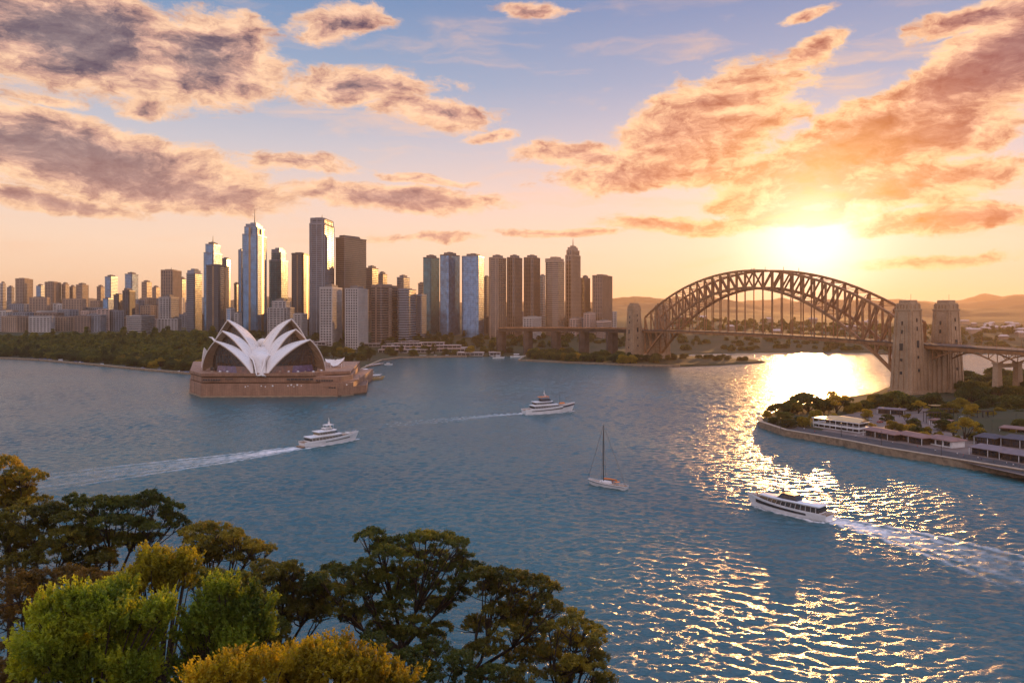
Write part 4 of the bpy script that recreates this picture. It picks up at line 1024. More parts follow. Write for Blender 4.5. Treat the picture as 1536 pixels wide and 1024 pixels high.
for px, py, D, w, lab, n in ((590,516,1340,50,'cream terraced building on the shore, leftmost of the quay row',2),(612,508,1380,64,'long pink terraced building behind the quay, widest of the row',2),(648,505,1400,56,'pale terraced building with two stepped roofs in mid row',2),
        (632,517,1350,44,'low white pavilion among trees at mid quay',1),(672,513,1370,60,'white two-level terraced building near the quay row\'s right end',2),(690,509,1390,40,'small pink-roofed building at the right end of the quay row',1),
        (560,503,1400,70,'flat pale hall under the white apartment pair',1),(600,497,1440,80,'long low hall behind the quay terraces',1),(742,527,1310,18,'tiny white boathouse at the water right of the quay row',1),(706,528,1305,44,'dark-windowed low shed on the shore right of the quay terraces',1),
        (448,503,1300,60,'low terraced building above the sail-shell hall\'s right fan',2),(470,497,1360,50,'white podium building before the white apartment pair',1),(424,500,1380,30,'small white house in the trees above the sail shells',1),(304,494,1420,26,'small white house in the trees left of the sail shells',1)):
    terrace(px, py, D, w, 6.0, rng.uniform(-.12,.12), lab, n)
# far side houses beyond the bridge, on the hazy slopes
for i in range(40):
    px = rng.uniform(1446, 1545) if i < 26 else rng.uniform(1010, 1330); D = rng.uniform(1700, 2700)
    X = (px-768)*D/F; z = hz(X, D); t = thing('house', 'small pale house on the hazy slope beyond the ' + ('right end of the bridge' if px > 1400 else 'arch of the bridge'), 'house', (X, D, z-1), rng.uniform(-.6,.6), 'small houses on the slope beyond the ' + ('bridge\'s right end' if px > 1400 else 'arch'))
    w, d, h = rng.uniform(14,30), rng.uniform(10,16), rng.uniform(7,12)
    MB().box(-w/2, w/2, -d/2, d/2, 0, h).build('wall', FR[rng.choice(('tan','brown'))], t)
    MB().prism([(-w/2-1,-d/2-1),(w/2+1,-d/2-1),(w/2+1,d/2+1),(-w/2-1,d/2+1)], h, h+4, [(-w/2+3,-.5),(w/2-3,-.5),(w/2-3,.5),(-w/2+3,.5)]).build('roof', m_rooftan, t)
# ------------------------------------------------------------------ boats
m_hullw = mat('white_hull', (0.78,0.77,0.76), 0.3, var=0.05, scale=0.4, spec=0.6)
m_hulld = mat('navy_hull', (0.035,0.04,0.065), 0.3, var=0.1, scale=0.4, spec=0.6)
m_bglass = mat('cabin_glass', (0.02,0.02,0.025), 0.08, var=0.1, spec=1.0)
m_teak = mat('teak_deck', (0.30,0.18,0.10), 0.7, var=0.15, scale=2)
m_orange = mat('orange_canvas', (0.75,0.22,0.05), 0.7, var=0.1, scale=2)
m_skin = mat('skin', (0.45,0.27,0.19), 0.6, var=0.05)
def hullring(x, L, B, H0, H1, flare=0.85, n=9, sternw=0.85):
    """cross-section of a hull at x in [-L/2, L/2]; bow at +L/2"""
    u = (x+L/2)/L; bw = B/2*(1-max(0, (u-0.45)/0.55)**2.3)*(sternw+(1-sternw)*min(1, u/0.3)); bw = max(bw, 0.04)
    sh = H0+(H1-H0)*u**2; ww = bw*(flare-0.45*max(0, u-0.5)*1.2); ww = max(ww, .02)
    return [(x, -bw, sh), (x+0.0, -ww, 0.5), (x, -ww*0.8, -0.9), (x, ww*0.8, -0.9), (x, ww, 0.5), (x, bw, sh)], bw, sh
def hull(root, L, B, H0, H1, m, rake=0.07, bulw=0.7, stripe=None, deckm=None):
    mb = MB(); n = 22; rings = []
    for i in range(n+1):
        u = i/n; x = -L/2+L*u; r, bw, sh = hullring(x, L, B, H0, H1)
        r2 = []
        for (a, b, c) in r:
            k = (c+0.9)/(sh+0.9); a2 = a-(1-k)*rake*L*max(0, u-0.55)/0.45 + (1-k)*0.02*L*(1-u)
            r2.append((a2, b, c))
        rings.append(r2)
    mb.loft(rings, cap=True, closed=True); h = mb.build('hull', m, root, smooth=True)
    dk = MB(); a = []; 
    for i in range(n+1):
        x = -L/2+L*i/n; _, bw, sh = hullring(x, L, B, H0, H1); a.append((x, bw, sh))
    # bulwark as a thin raised rim
    bl = MB()
    for s in (-1, 1):
        for i in range(n): bl.beam((a[i][0], s*(a[i][1]-.12), a[i][2]+bulw/2), (a[i+1][0], s*(a[i+1][1]-.12), a[i+1][2]+bulw/2), 0.14, bulw)
    bl.build('bulwark', m, h)
    dm = MB()
    for i in range(n): 
        p, q = a[i], a[i+1]; dm.add([(p[0],-p[1]+.2,p[2]+.05),(q[0],-q[1]+.2 if q[1] > .3 else 0,q[2]+.05),(q[0],q[1]-.2 if q[1] > .3 else 0,q[2]+.05),(p[0],p[1]-.2,p[2]+.05)], [(0,1,2,3)])
    dm.build('deck', deckm or m_teak, h)
    if stripe:
        z0, z1, u0, u1, ms = stripe; st = MB()
        for s in (-1, 1):
            pts = []
            for i in range(15):
                u = u0+(u1-u0)*i/14; x = -L/2+L*u; r, bw, sh = hullring(x, L, B, H0, H1); w = r[4][1]; f0 = (sh*z0-0.5)/(sh-.5); f1 = (sh*z1-.5)/(sh-.5)
                pts.append(((x, s*(w+(bw-w)*f0+.03), sh*z0), (x, s*(w+(bw-w)*f1+.03), sh*z1)))
            vs = [p for pr in pts for p in pr]; st.add(vs, [(2*i, 2*i+2, 2*i+3, 2*i+1) for i in range(14)])
        st.build('hull_window', ms, h)
    return h
def house_tier(root, name, x0, x1, w, z0, h, fslope, aslope, m, glass=True, roofo=0.6, wtaper=0.9, bow=0.35, win=(0.28,0.82), posts=7, glassm=None):
    """one deck of superstructure: a tapered cabin with rounded plan towards the bow, a window band with mullions, an overhanging roof"""
    def plan(z, ins=0.0, gx=0.0):
        k = z/h; xa, xb = x0+aslope*k-gx, x1-fslope*k+gx; hw = w/2*(1-(1-wtaper)*k)+ins; pts = []
        for i in range(9):
            t = i/8; x = xa+(xb-xa)*t; y = hw*(1-bow*max(0, (t-.55)/.45)**2); pts.append((x, y))
        return [(x, -y, z0+z) for x, y in pts]+[(x, y, z0+z) for x, y in reversed(pts)]
    mb = MB(); mb.loft([plan(0), plan(h)], cap=True); c = mb.build(name, m, root, smooth=True)
    if glass:
        g = MB(); a, b = win; g.loft([plan(h*a, .04, .04), plan(h*b, .04, .04)], cap=True); gl = g.build('window', glassm or m_bglass, c, smooth=True)
        ml = MB(); pa, pb = plan(h*a, .09, .09), plan(h*b, .09, .09)
        k = len(pa)
        if posts < 6: ml.loft([[(x, y, z) for x, y, z in pa], [(x, y, z+.05) for x, y, z in pa]], cap=True)
        for j in range(posts):
            t = (j+.5)/posts*7.0; i = int(t); f_ = t-i
            for o in (0, 1):
                ii = i if not o else k-1-i; jj = i+1 if not o else k-2-i
                p = Vector(pa[ii]).lerp(Vector(pa[jj]), f_); q = Vector(pb[ii]).lerp(Vector(pb[jj]), f_); ml.beam(p, q, .28 if j % 2 else .5, .12)
        ml.build('mullion', m, gl)
    rf = MB(); rr = plan(h, roofo, roofo); r1 = [(x, y, z+.02) for x, y, z in rr]; r2 = [(x, y, z+.28) for x, y, z in rr]; r3 = [(x*.985+(x0+x1)/2*.015, y*.93, z+.42) for x, y, z in rr]
    rf.loft([r1, r2, r3], cap=True); rf.build('roof', m, c, smooth=True)
    return c
def rail(root, pts, h=1.0, m=None):
    mb = MB()
    for i in range(len(pts)-1):
        p, q = Vector(pts[i]), Vector(pts[i+1]); mb.beam(p+Vector((0,0,h)), q+Vector((0,0,h)), .07); mb.beam(p+Vector((0,0,h*.5)), q+Vector((0,0,h*.5)), .04)
        n = max(1, int((q-p).length/1.6))
        for j in range(n+1): c = p.lerp(q, j/n); mb.beam(c, c+Vector((0,0,h)), .07)
    mb.build('railing', m or m_white, root)
def mastset(root, x, z, h, radar=True, whips=((-1.2,2.5),(1.2,2.5))):
    mb = MB(); mb.tube([(x+1.2,0,z),(x+.4,0,z+h*.45),(x,0,z+h)], [.45,.28,.08], 6); mb.beam((x+.6,-1.4,z+h*.38),(x+.6,1.4,z+h*.38),.16); m = mb.build('mast', m_white, root)
    if radar:
        MB().cbox(x+1.3, 0, z+h*.3, .5, 2.6, .28).build('radar', m_white, m); r = MB(); r.sphere((x+.6,1.2,z+h*.38+.45), .5, .5, .5); r.build('radar_dome', m_white, m)
    for dx_, hh in whips: MB().tube([(x+dx_, .9*(1 if dx_ > 0 else -1), z-.5), (x+dx_, .9*(1 if dx_ > 0 else -1), z+hh)], .05, 4).build('whip_antenna', m_dark, m)
def boat_root(name, label, cat, sx_, sy_, bx_, by_, z=0.0):
    s, b = site(sx_, sy_), site(bx_, by_); d = b-s; c = (s+b)/2
    return thing(name, label, cat, (c.x, c.y, z), math.atan2(d.y, d.x)), d.length
# person
def person_mesh(pose='stand'):
    V = {'pel': (0,0,.95,.15), 'wai': (0,0,1.12,.135), 'che': (0,0,1.35,.165), 'nek': (0,.0,1.5,.06), 'hed': (0,.02,1.63,.10), 'top': (0,.02,1.72,.085)}
    E = [('pel','wai'),('wai','che'),('che','nek'),('nek','hed'),('hed','top')]
    for s, n in ((-1,'l'),(1,'r')):
        fw = {'stand': .05, 'walk': .26}[pose]*s
        V[n+'hip'] = (s*.10,0,.90,.10); V[n+'kne'] = (s*.11,fw*.6+.02,.50,.062); V[n+'ank'] = (s*.11,fw,.09,.042); V[n+'toe'] = (s*.12,fw+.16,.04,.035)
        V[n+'sho'] = (s*.19,0,1.42,.065); V[n+'elb'] = (s*.25,-fw*.5-.02,1.14,.045); V[n+'wri'] = (s*.24,-fw*.6+.08,.90,.032); V[n+'han'] = (s*.23,-fw*.6+.12,.80,.03)
        E += [('pel',n+'hip'),(n+'hip',n+'kne'),(n+'kne',n+'ank'),(n+'ank',n+'toe'),('che',n+'sho'),(n+'sho',n+'elb'),(n+'elb',n+'wri'),(n+'wri',n+'han')]
    ks = list(V); me = bpy.data.meshes.new('person'); me.from_pydata([V[k][:3] for k in ks], [(ks.index(a), ks.index(b)) for a, b in E], []); me.update()
    o = bpy.data.objects.new('person_source', me); C.objects.link(o); md = o.modifiers.new('skin', 'SKIN')
    for i, k in enumerate(ks): me.skin_vertices[0].data[i].radius = (V[k][3], V[k][3]*(.8 if k in ('pel','wai','che') else 1))
    me.skin_vertices[0].data[0].use_root = True
    sb = o.modifiers.new('sub', 'SUBSURF'); sb.levels = 1; sb.render_levels = 1
    dg = bpy.context.evaluated_depsgraph_get(); m2 = bpy.data.meshes.new_from_object(o.evaluated_get(dg)); bpy.data.objects.remove(o)
    for p in m2.polygons: p.use_smooth = True
    return m2
PM = {k: person_mesh(k) for k in ('stand', 'walk')}
def person(loc, rz, pose, top, legs, label, group=None):
    me = PM[pose].copy(); me.name = 'person'
    me.materials.clear(); me.materials.append(m_skin)
    o = bpy.data.objects.new('person', me); C.objects.link(o); o.location = loc; o.rotation_euler = (0,0,rz); tag(o, label, 'person', group)
    # clothes as children: a shirt and trousers fitted round the body
    src = np.array([v.co[:] for v in me.vertices]); nor = np.array([v.normal[:] for v in me.vertices])
    for nm, z0, z1, mt in (('shirt', .98, 1.50, top), ('trousers', .12, 1.02, legs)):
        fs = [tuple(p.vertices) for p in me.polygons if all(z0 <= src[i][2] <= z1 and (abs(src[i][0]) < .28) and not (nm == 'trousers' and abs(src[i][0]) > .19) for i in p.vertices)]
        us = sorted({i for f_ in fs for i in f_}); mp = {i: k for k, i in enumerate(us)}
        if not us: continue
        mm = bpy.data.meshes.new(nm); mm.from_pydata([tuple(src[i]+nor[i]*.018) for i in us], [], [tuple(mp[i] for i in f_) for f_ in fs]); mm.update(); mm.materials.append(mt)
        c = bpy.data.objects.new(nm, mm); C.objects.link(c); c.parent = o
    hd = MB(); hd.sphere((0,.0,1.68), .115, .115, .10, 8, 6); hd.build('hair', m_dark, o, smooth=True)
    return o
CL = [mat('white_cloth', (0.75,0.73,0.7), .8, var=.05), mat('blue_cloth', (0.06,0.09,0.2), .8, var=.1), mat('dark_cloth', (0.04,0.04,0.045), .8, var=.1), mat('red_cloth', (0.5,0.08,0.05), .8, var=.1)]

# 1: white three-level motor yacht, left of centre
r, L = boat_root('motor_yacht', 'white three-level motor yacht trailing a long wake below the sail-shell hall', 'yacht', 454.5, 670.5, 535.5, 658.5); L += 2
hull(r, L, 8.6, 2.6, 4.6, m_hullw, stripe=(.62,.76,.35,.8,m_bglass))
house_tier(r, 'main_cabin', -L*.40, L*.22, 7.4, 2.7, 2.6, 2.6, .2, m_hullw, posts=9, bow=.5)
house_tier(r, 'upper_cabin', -L*.26, L*.13, 6.2, 5.7, 2.2, 3.0, .4, m_hullw, roofo=.9, posts=7, bow=.5)
house_tier(r, 'flybridge', -L*.14, L*.03, 4.0, 8.3, 1.0, 1.2, .3, m_hullw, roofo=.2, posts=4, win=(.4,.9))
mastset(r, -1.5, 9.6, 6.0); MB().tube([(-1.5,0,15.0),(-1.5,0,18.5)], .05, 4).build('antenna', m_dark, r)
mb = MB(); mb.box(-4.4, .8, -2.3, 2.3, 11.2, 11.5); 
for x in (-4, .4):
    for y in (-2, 2): mb.box(x-.08, x+.08, y-.08, y+.08, 9.2, 11.2)
mb.build('hardtop', m_hullw, r)
rail(r, [(L*.22,-3.1,4.0),(L*.34,-2.4,4.4),(L*.46,-.5,5.0),(L*.46,.5,5.0),(L*.34,2.4,4.4),(L*.22,3.1,4.0)])
MB().box(-L*.5-1.6, -L*.49, -3.2, 3.2, .35, .75).build('swim_platform', m_teak, r)
mb = MB(); mb.cbox(L*.30, 0, 4.9, 2.6, 1.8, .8, taper=.8); mb.build('tender', m_hullw, r)
# 2: grey-white yacht mid-picture
r, L = boat_root('motor_yacht', 'white and grey expedition yacht with orange deck covers in mid harbour', 'yacht', 787.5, 621, 860, 616); L += 3
hull(r, L, 9.0, 3.2, 6.2, m_hullw, stripe=(.60,.78,.12,.72,m_bglass))
st = MB(); 
house_tier(r, 'main_cabin', -L*.34, L*.22, 7.8, 3.4, 2.8, 3.8, .3, m_hullw, posts=9, bow=.55)
house_tier(r, 'upper_cabin', -L*.30, L*.12, 6.4, 6.5, 2.3, 4.2, .3, m_hullw, roofo=.9, posts=7, bow=.55)
house_tier(r, 'bridge_deck', -L*.18, L*.02, 5.0, 9.2, 1.6, 1.8, .3, m_hulld, roofo=.7, posts=5)
mb = MB(); mb.cbox(L*.24, 0, 6.9, 4.6, 2.4, 1.0, taper=.75); mb.build('deck_cover', m_orange, r)
mb = MB(); mb.box(-L*.22, -L*.02, -2.0, 2.0, 12.6, 12.85)
for x in (-8, -2):
    for y in (-1.7, 1.7): mb.box(x-.1, x+.1, y-.1, y+.1, 11.1, 12.6)
mb.build('sun_awning', m_orange, r)
mastset(r, -5, 12.6, 5.2, whips=((-3,4.0),(2,3.5))); MB().tube([(L*.20,0,6.2),(L*.20,0,15.8)], [.16,.1], 6).build('fore_mast', m_dark, r)
b = MB(); 
for s in (-1, 1):
    for i in range(9):
        u0, u1 = .72+i*.03, .75+i*.03; ra, ba, sa = hullring(-L/2+L*u0, L, 9.0, 3.2, 6.2); rb_, bb, sb_ = hullring(-L/2+L*u1, L, 9.0, 3.2, 6.2)
        b.beam((-L/2+L*u0, s*(ba+.02), sa-.5), (-L/2+L*u1, s*(bb+.02), sb_-.5), .12, 1.3)
b.build('dark_sheer', m_hulld, r)
rail(r, [(L*.22,-3.2,5.3),(L*.36,-2.2,5.8),(L*.47,-.4,6.3),(L*.47,.4,6.3),(L*.36,2.2,5.8),(L*.22,3.2,5.3)])
# 3: cruiser at lower right, bow to the left
r, L = boat_root('motor_yacht', 'white passenger cruiser with long dark windows heading out of the sun glitter', 'yacht', 1241, 781, 1124, 755.5); L += 2.0
hull(r, L, 8.0, 2.3, 4.6, m_hullw, stripe=(.50,.86,.22,.86,m_bglass), bulw=.5)
house_tier(r, 'main_cabin', -L*.42, L*.34, 6.8, 2.4, 2.9, 1.6, .2, m_hullw, posts=11, bow=.6, win=(.2,.86), roofo=.75)
house_tier(r, 'upper_cabin', -L*.16, L*.10, 4.6, 5.7, 1.7, 2.2, 1.2, m_hulld, roofo=.15, posts=5, glassm=m_bglass)
mb = MB(); mb.loft([[(-1.2,-2.6,10.0),(3.2,-1.9,9.9),(3.2,1.9,9.9),(-1.2,2.6,10.0)], [(-1.4,-2.7,10.2),(3.4,-2.0,10.1),(3.4,2.0,10.1),(-1.4,2.7,10.2)]]); mb.build('hardtop', m_hullw, r)
mb = MB(); 
for x, y in ((-.6,-1.6),(-.6,1.6),(2.4,-1.2),(2.4,1.2)): mb.beam((x,y,7.0),(x,y,10.0),.14)
mb.build('hardtop_leg', m_hullw, r)
MB().tube([(1.2,0,7.3),(1.2,0,10.5),(1.2,0,15.5)], [.24,.16,.07], 6).build('mast', m_dark, r); MB().tube([(2.2,0,9.1),(2.2,0,13)], .05, 4).build('whip_antenna', m_dark, r)
MB().cbox(.3, 0, 10.8, .4, 2.2, .25).build('radar', m_white, r)
rail(r, [(L*.34,-2.2,3.9),(L*.42,-1.4,4.3),(L*.485,-.3,4.6),(L*.485,.3,4.6),(L*.42,1.4,4.3),(L*.34,2.2,3.9)])
rail(r, [(-L*.42,2.6,2.2),(-L*.48,2.4,2.2),(-L*.48,-2.4,2.2),(-L*.42,-2.6,2.2)])
MB().box(-L*.5-1.3, -L*.49, -2.9, 2.9, .35, .7).build('swim_platform', m_hullw, r)
rc = r; a = rc.rotation_euler[2]
def onboat(x, y, z): c, s = math.cos(a), math.sin(a); return (rc.location.x+x*c-y*s, rc.location.y+x*s+y*c, z)
person(onboat(L*.455, .2, 4.45), a, 'stand', CL[2], CL[2], 'person in dark clothes standing at the very tip of the cruiser bow')
person(onboat(L*.375, -.5, 4.15), a+.6, 'walk', CL[3], CL[2], 'person in a red top just behind the cruiser bow rail')
# 4: sailing boat
r, L = boat_root('sailing_yacht', 'small white sailing yacht at anchor with bare tall mast', 'sailing boat', 938, 734, 883.5, 725.5); L += 1.5
hull(r, L, 4.6, 1.5, 2.3, m_hullw, rake=.1, bulw=.15, stripe=(.72,.86,.02,.98,m_hulld))
MB().cbox(.8, 0, 2.1, 6.0, 2.2, .9, taper=.8).build('coachroof', m_hullw, r)
mb = MB(); mb.tube([(1.8,0,1.8),(1.8,0,15),(1.8,0,28.3)], [.22,.19,.12], 8); m = mb.build('mast', m_dark, r)
MB().tube([(1.8,0,3.2),(-5.4,0,3.4)], .13, 6).build('boom', m_dark, r)
mb = MB()
for h, w in ((10,1.5),(19,1.2)): mb.beam((1.8,-w,h),(1.8,w,h),.1)
mb.build('spreader', m_dark, m)
m_wire = mat('rigging_wire', (0.10,0.09,0.08), .5, var=.1)
for q in ((L*.49,0,2.4),(-L*.47,0,1.7),(1.6,-2.1,1.8),(1.6,2.1,1.8)): MB().tube([(1.8,0,28.0), q], .08, 4).build('stay', m_wire, r)
mb = MB(); mb.tube([(1.4,0,3.65),(-1.5,0,3.8),(-5.2,0,3.7)], [.34,.38,.22], 7); mb.build('furled_sail', m_orange, r)
mb = MB(); mb.cbox(-5.2, 0, 2.9, 2.2, 2.0, .12); mb.beam((-4.3,-.9,1.8),(-4.3,-.9,2.9),.07); mb.beam((-4.3,.9,1.8),(-4.3,.9,2.9),.07); mb.build('bimini', m_orange, r)
rail(r, [(-L*.45,-1.4,1.6),(0,-2.1,1.7),(L*.3,-1.4,2.0),(L*.48,0,2.3),(L*.3,1.4,2.0),(0,2.1,1.7),(-L*.45,1.4,1.6)], .65)
rc = r; a = rc.rotation_euler[2]
person(onboat(-4.6, .5, 1.55), a, 'stand', CL[0], CL[1], 'person in a white top near the tiller of the sailing yacht')
person(onboat(-2.6, -.6, 1.55), a+1, 'stand', CL[3], CL[1], 'person in a red top beside the boom of the sailing yacht')
# 5: ferry behind the performance hall
r, L = boat_root('ferry', 'cream ferry with crowded open decks moored at the right of the sail-shell hall', 'ferry', 530, 571, 577, 568.5)
m_cream = mat('cream_paint', (0.62,0.42,0.20), .5, var=.08)
hull(r, L, 10, 2.2, 3.2, m_cream, bulw=.6)
house_tier(r, 'main_cabin', -L*.46, L*.36, 8.4, 2.3, 2.8, .8, .3, m_white, posts=13, win=(.25,.8))
house_tier(r, 'upper_cabin', -L*.40, L*.10, 7.4, 5.5, 2.4, 1.2, .4, m_white, posts=9, win=(.25,.8))
mb = MB(); mb.sphere((-L*.12,0,8.2), 6.4, 3.8, 5.2, 14, 8); mb.build('dome_awning', m_canvas, r, smooth=True)
rail(r, [(L*.1,-3.8,5.5),(L*.38,-3.2,5.5),(L*.38,3.2,5.5),(L*.1,3.8,5.5)], 1.1)
mastset(r, L*.1, 8.2, 4.5)
# small moored craft along the far shores
def dinghy(px, py, Lr, label, rz, group):
    p = site(px, py); t = thing('small_boat', label, 'boat', (p.x, p.y, 0), rz, group)
    hull(t, Lr, Lr*.3, Lr*.09, Lr*.13, m_hullw, bulw=.2); house_tier(t, 'cabin', -Lr*.25, Lr*.18, Lr*.2, Lr*.1, Lr*.14, Lr*.05, 0, m_hullw, posts=3, roofo=.15)
for px, py, l_, lab, rz in ((748,537.5,20,'white launch by the boathouse on the far shore',.1),(776,536,24,'long white launch at the tip of the far inlet',0),(92,543,16,'low dark-windowed boat at the left park shore',-.3),(583,547,12,'tiny motor boat just off the jetty right of the ferry',0)):
    dinghy(px, py, l_, lab, rz, None)
# jetty
p0, p1 = site(545,551), site(572,546.5); t = thing('jetty', 'low timber jetty reaching out behind the ferry', 'jetty', tuple(p0), math.atan2((p1-p0).y, (p1-p0).x)); L_ = (p1-p0).length
MB().box(0, L_, -4, 4, 1.4, 2.0).build('walkway', m_rooftan, t)
for i in range(8): 
    MB().tube([(2+i*(L_-4)/7,-3.6,-2),(2+i*(L_-4)/7,-3.6,2.8)], .35, 6).build('pile', m_rib, t)
# ------------------------------------------------------------------ trees
m_bark = mat('bark', (0.040,0.026,0.016), 0.9, var=0.3, scale=1.5, bump=0.5, bscale=6)
L_park = leafmat('leaf_park', (0.014,0.024,0.007), (0.048,0.064,0.014), (0.15,0.145,0.025), .40, .10)
L_gold = leafmat('leaf_gold', (0.07,0.06,0.010), (0.20,0.16,0.018), (0.36,0.26,0.03), .45, .1)
L_fig = leafmat('leaf_fig', (0.032,0.038,0.008), (0.115,0.108,0.016), (0.32,0.25,0.03), .45, .22)
L_fig2 = leafmat('leaf_fig_dark', (0.022,0.036,0.008), (0.080,0.096,0.016), (0.24,0.21,0.025), .45, .22)
L_green = leafmat('leaf_green', (0.036,0.064,0.008), (0.16,0.215,0.020), (0.40,0.43,0.035), .5, .30)
L_yell = leafmat('leaf_yellow', (0.12,0.095,0.008), (0.30,0.25,0.014), (0.50,0.40,0.025), .5, .45)
L_olive = leafmat('leaf_olive', (0.06,0.060,0.008), (0.17,0.165,0.014), (0.34,0.30,0.022), .5, .3)
def leafquads(cen, rad, per, size, rng, flat=1.0, up=0.35, elong=1.6, outdir=None, sizevar=.35):
    """cen (N,3) tuft centres -> (verts, quads) of small rhombic leaves around them"""
    N = len(cen); c = np.repeat(cen, per, 0); M = len(c)
    off = rng.normal(size=(M, 3)); off /= np.linalg.norm(off, axis=1, keepdims=True)+1e-9; off *= (rng.rand(M, 1)**0.45)
    rr = np.repeat(rad, per)[:, None] if hasattr(rad, '__len__') else rad
    p = c+off*rr*np.array([1, 1, flat])
    nrm = off*0.8+rng.normal(size=(M, 3))*0.55+np.array([0, 0, up]); nrm /= np.linalg.norm(nrm, axis=1, keepdims=True)
    t = rng.normal(size=(M, 3)) if outdir is None else np.repeat(outdir, per, 0)+rng.normal(size=(M, 3))*.45
    t = t-nrm*(t*nrm).sum(1, keepdims=True); t /= np.linalg.norm(t, axis=1, keepdims=True)+1e-9; b = np.cross(nrm, t)
    s = size*(1-sizevar+2*sizevar*rng.rand(M, 1))
    V = np.stack([p-t*s*.5*elong, p+b*s*.42, p+t*s*.5*elong, p-b*s*.42], 1).reshape(-1, 3)
    return V, np.arange(M*4).reshape(-1, 4)
def crownpts(clumps, per, rng, top=0.35):
    """tuft centres on the upper shells of the given clumps (x,y,z,rx,rz)"""
    out = []
    for (x, y, z, rx, rz) in clumps:
        n = max(4, int(per*(rx**1.6)))
        d = rng.normal(size=(n, 3)); d /= np.linalg.norm(d, axis=1, keepdims=True); d[:, 2] = np.where(d[:, 2] < -top, -d[:, 2], d[:, 2])
        r = 0.72+0.36*rng.rand(n, 1)
        out.append(np.array([x, y, z])+d*r*np.array([rx, rx, rz]))
    return np.vstack(out)
def proto_tree(kind, seed):
    rng = np.random.RandomState(seed); cl = []
    if kind == 'round':
        for i in range(13):
            a = rng.uniform(0, 6.28); r = rng.uniform(0.1, 1)**.6*4.6; cl.append((r*math.cos(a), r*math.sin(a), 9.2-(r/4.6)**2*3.0+rng.uniform(-.6,.6), rng.uniform(2.1,3.1), rng.uniform(1.7,2.4)))
        cl += [(r_*math.cos(a_), r_*math.sin(a_), z_, 2.2, 1.8) for a_, r_, z_ in ((q*.9+rng.rand()*.4, rng.uniform(3.6,5.0), rng.uniform(3.4,5.2)) for q in range(7))]
        trunk = 6.5
    elif kind == 'wide':
        for i in range(17):
            a = rng.uniform(0, 6.28); r = rng.uniform(0.1, 1)**.5*6.2; cl.append((r*math.cos(a), r*math.sin(a), 8.8-(r/6.2)**2*2.6+rng.uniform(-.5,.5), rng.uniform(1.9,2.8), rng.uniform(1.2,1.8)))
        cl += [(r_*math.cos(a_), r_*math.sin(a_), z_, 2.2, 1.6) for a_, r_, z_ in ((q*.8+rng.rand()*.4, rng.uniform(4.8,6.3), rng.uniform(3.4,5.4)) for q in range(8))]
        trunk = 6
    elif kind == 'tall':
        for i in range(13):
            z = rng.uniform(4.5, 14.5); r = (1-((z-8)/8)**2)**.5*2.2 if abs(z-8) < 8 else .5; a = rng.uniform(0, 6.28); cl.append((r*math.cos(a), r*math.sin(a), z, rng.uniform(1.5,2.2), rng.uniform(1.6,2.3)))
        trunk = 9
    else:
        for i in range(9):
            a = rng.uniform(0, 6.28); r = rng.uniform(0.2, 1)*5.2; cl.append((r*math.cos(a), r*math.sin(a), 9.5-(r/5.2)**2*2.8+rng.uniform(-1.2,1.2), rng.uniform(1.3,2.1), rng.uniform(1.0,1.4)))
        trunk = 7
    return cl, trunk
PROTO = []
for i, (kind, lm) in enumerate((('round',L_park),('wide',L_park),('round',L_park),('tall',L_park),('open',L_gold),('round',L_gold),('wide',L_park))):
    rng = np.random.RandomState(40+i); cl, th = proto_tree(kind, 60+i)
    T = crownpts(cl, 8.0, rng); V, Q = leafquads(T, 0.62, 15, 0.40, rng)
    root = thing('tree', 'tree', 'tree', (0,0,0)); cr = npmesh('crown', V, Q, lm, root)
    tb = MB(); tb.tube([(0,0,-1),(0.15,0,th*.4),(0,0.1,th*.8)], [.55,.42,.28], 6)
    for c in cl[::2]: tb.tube([(0.1,0,th*.45),(c[0]*.5,c[1]*.5,th*.75),(c[0],c[1],c[2])], [.26,.18,.06], 4, cap=False)
    tb.build('trunk', m_bark, root)
    PROTO.append((root, V, Q, lm))
used_proto = set()
def plant(k, x, y, z, s, label, group, sz=None):
    z -= 2.6*s; root = PROTO[k][0]; rz = random.uniform(0, 6.28)
    if k not in used_proto: used_proto.add(k); root.location = (x,y,z); root.rotation_euler = (0,0,rz); root.scale = (s,s,sz or s); root['label'] = label; root['group'] = group; return root
    return dup(root, (x,y,z), rz, (s,s,sz or s), label, group)
random.seed(77)
def scatter(n, fpx, fD, sep, ok, tries=6000):
    pts = []
    for _ in range(tries):
        if len(pts) >= n: break
        px = random.uniform(*fpx); D = random.uniform(*fD); X = (px-768)*D/F
        if not ok(px, D, X): continue
        if any((X-a)**2+(D-b)**2 < sep*sep for a, b in pts): continue
        pts.append((X, D))
    return pts
def sdm(X, Y): return float(sdist(MAIN, np.array([X]), np.array([Y]))[0])
podium_ok = lambda px, D: not (284 < px < 556 and D < 890)
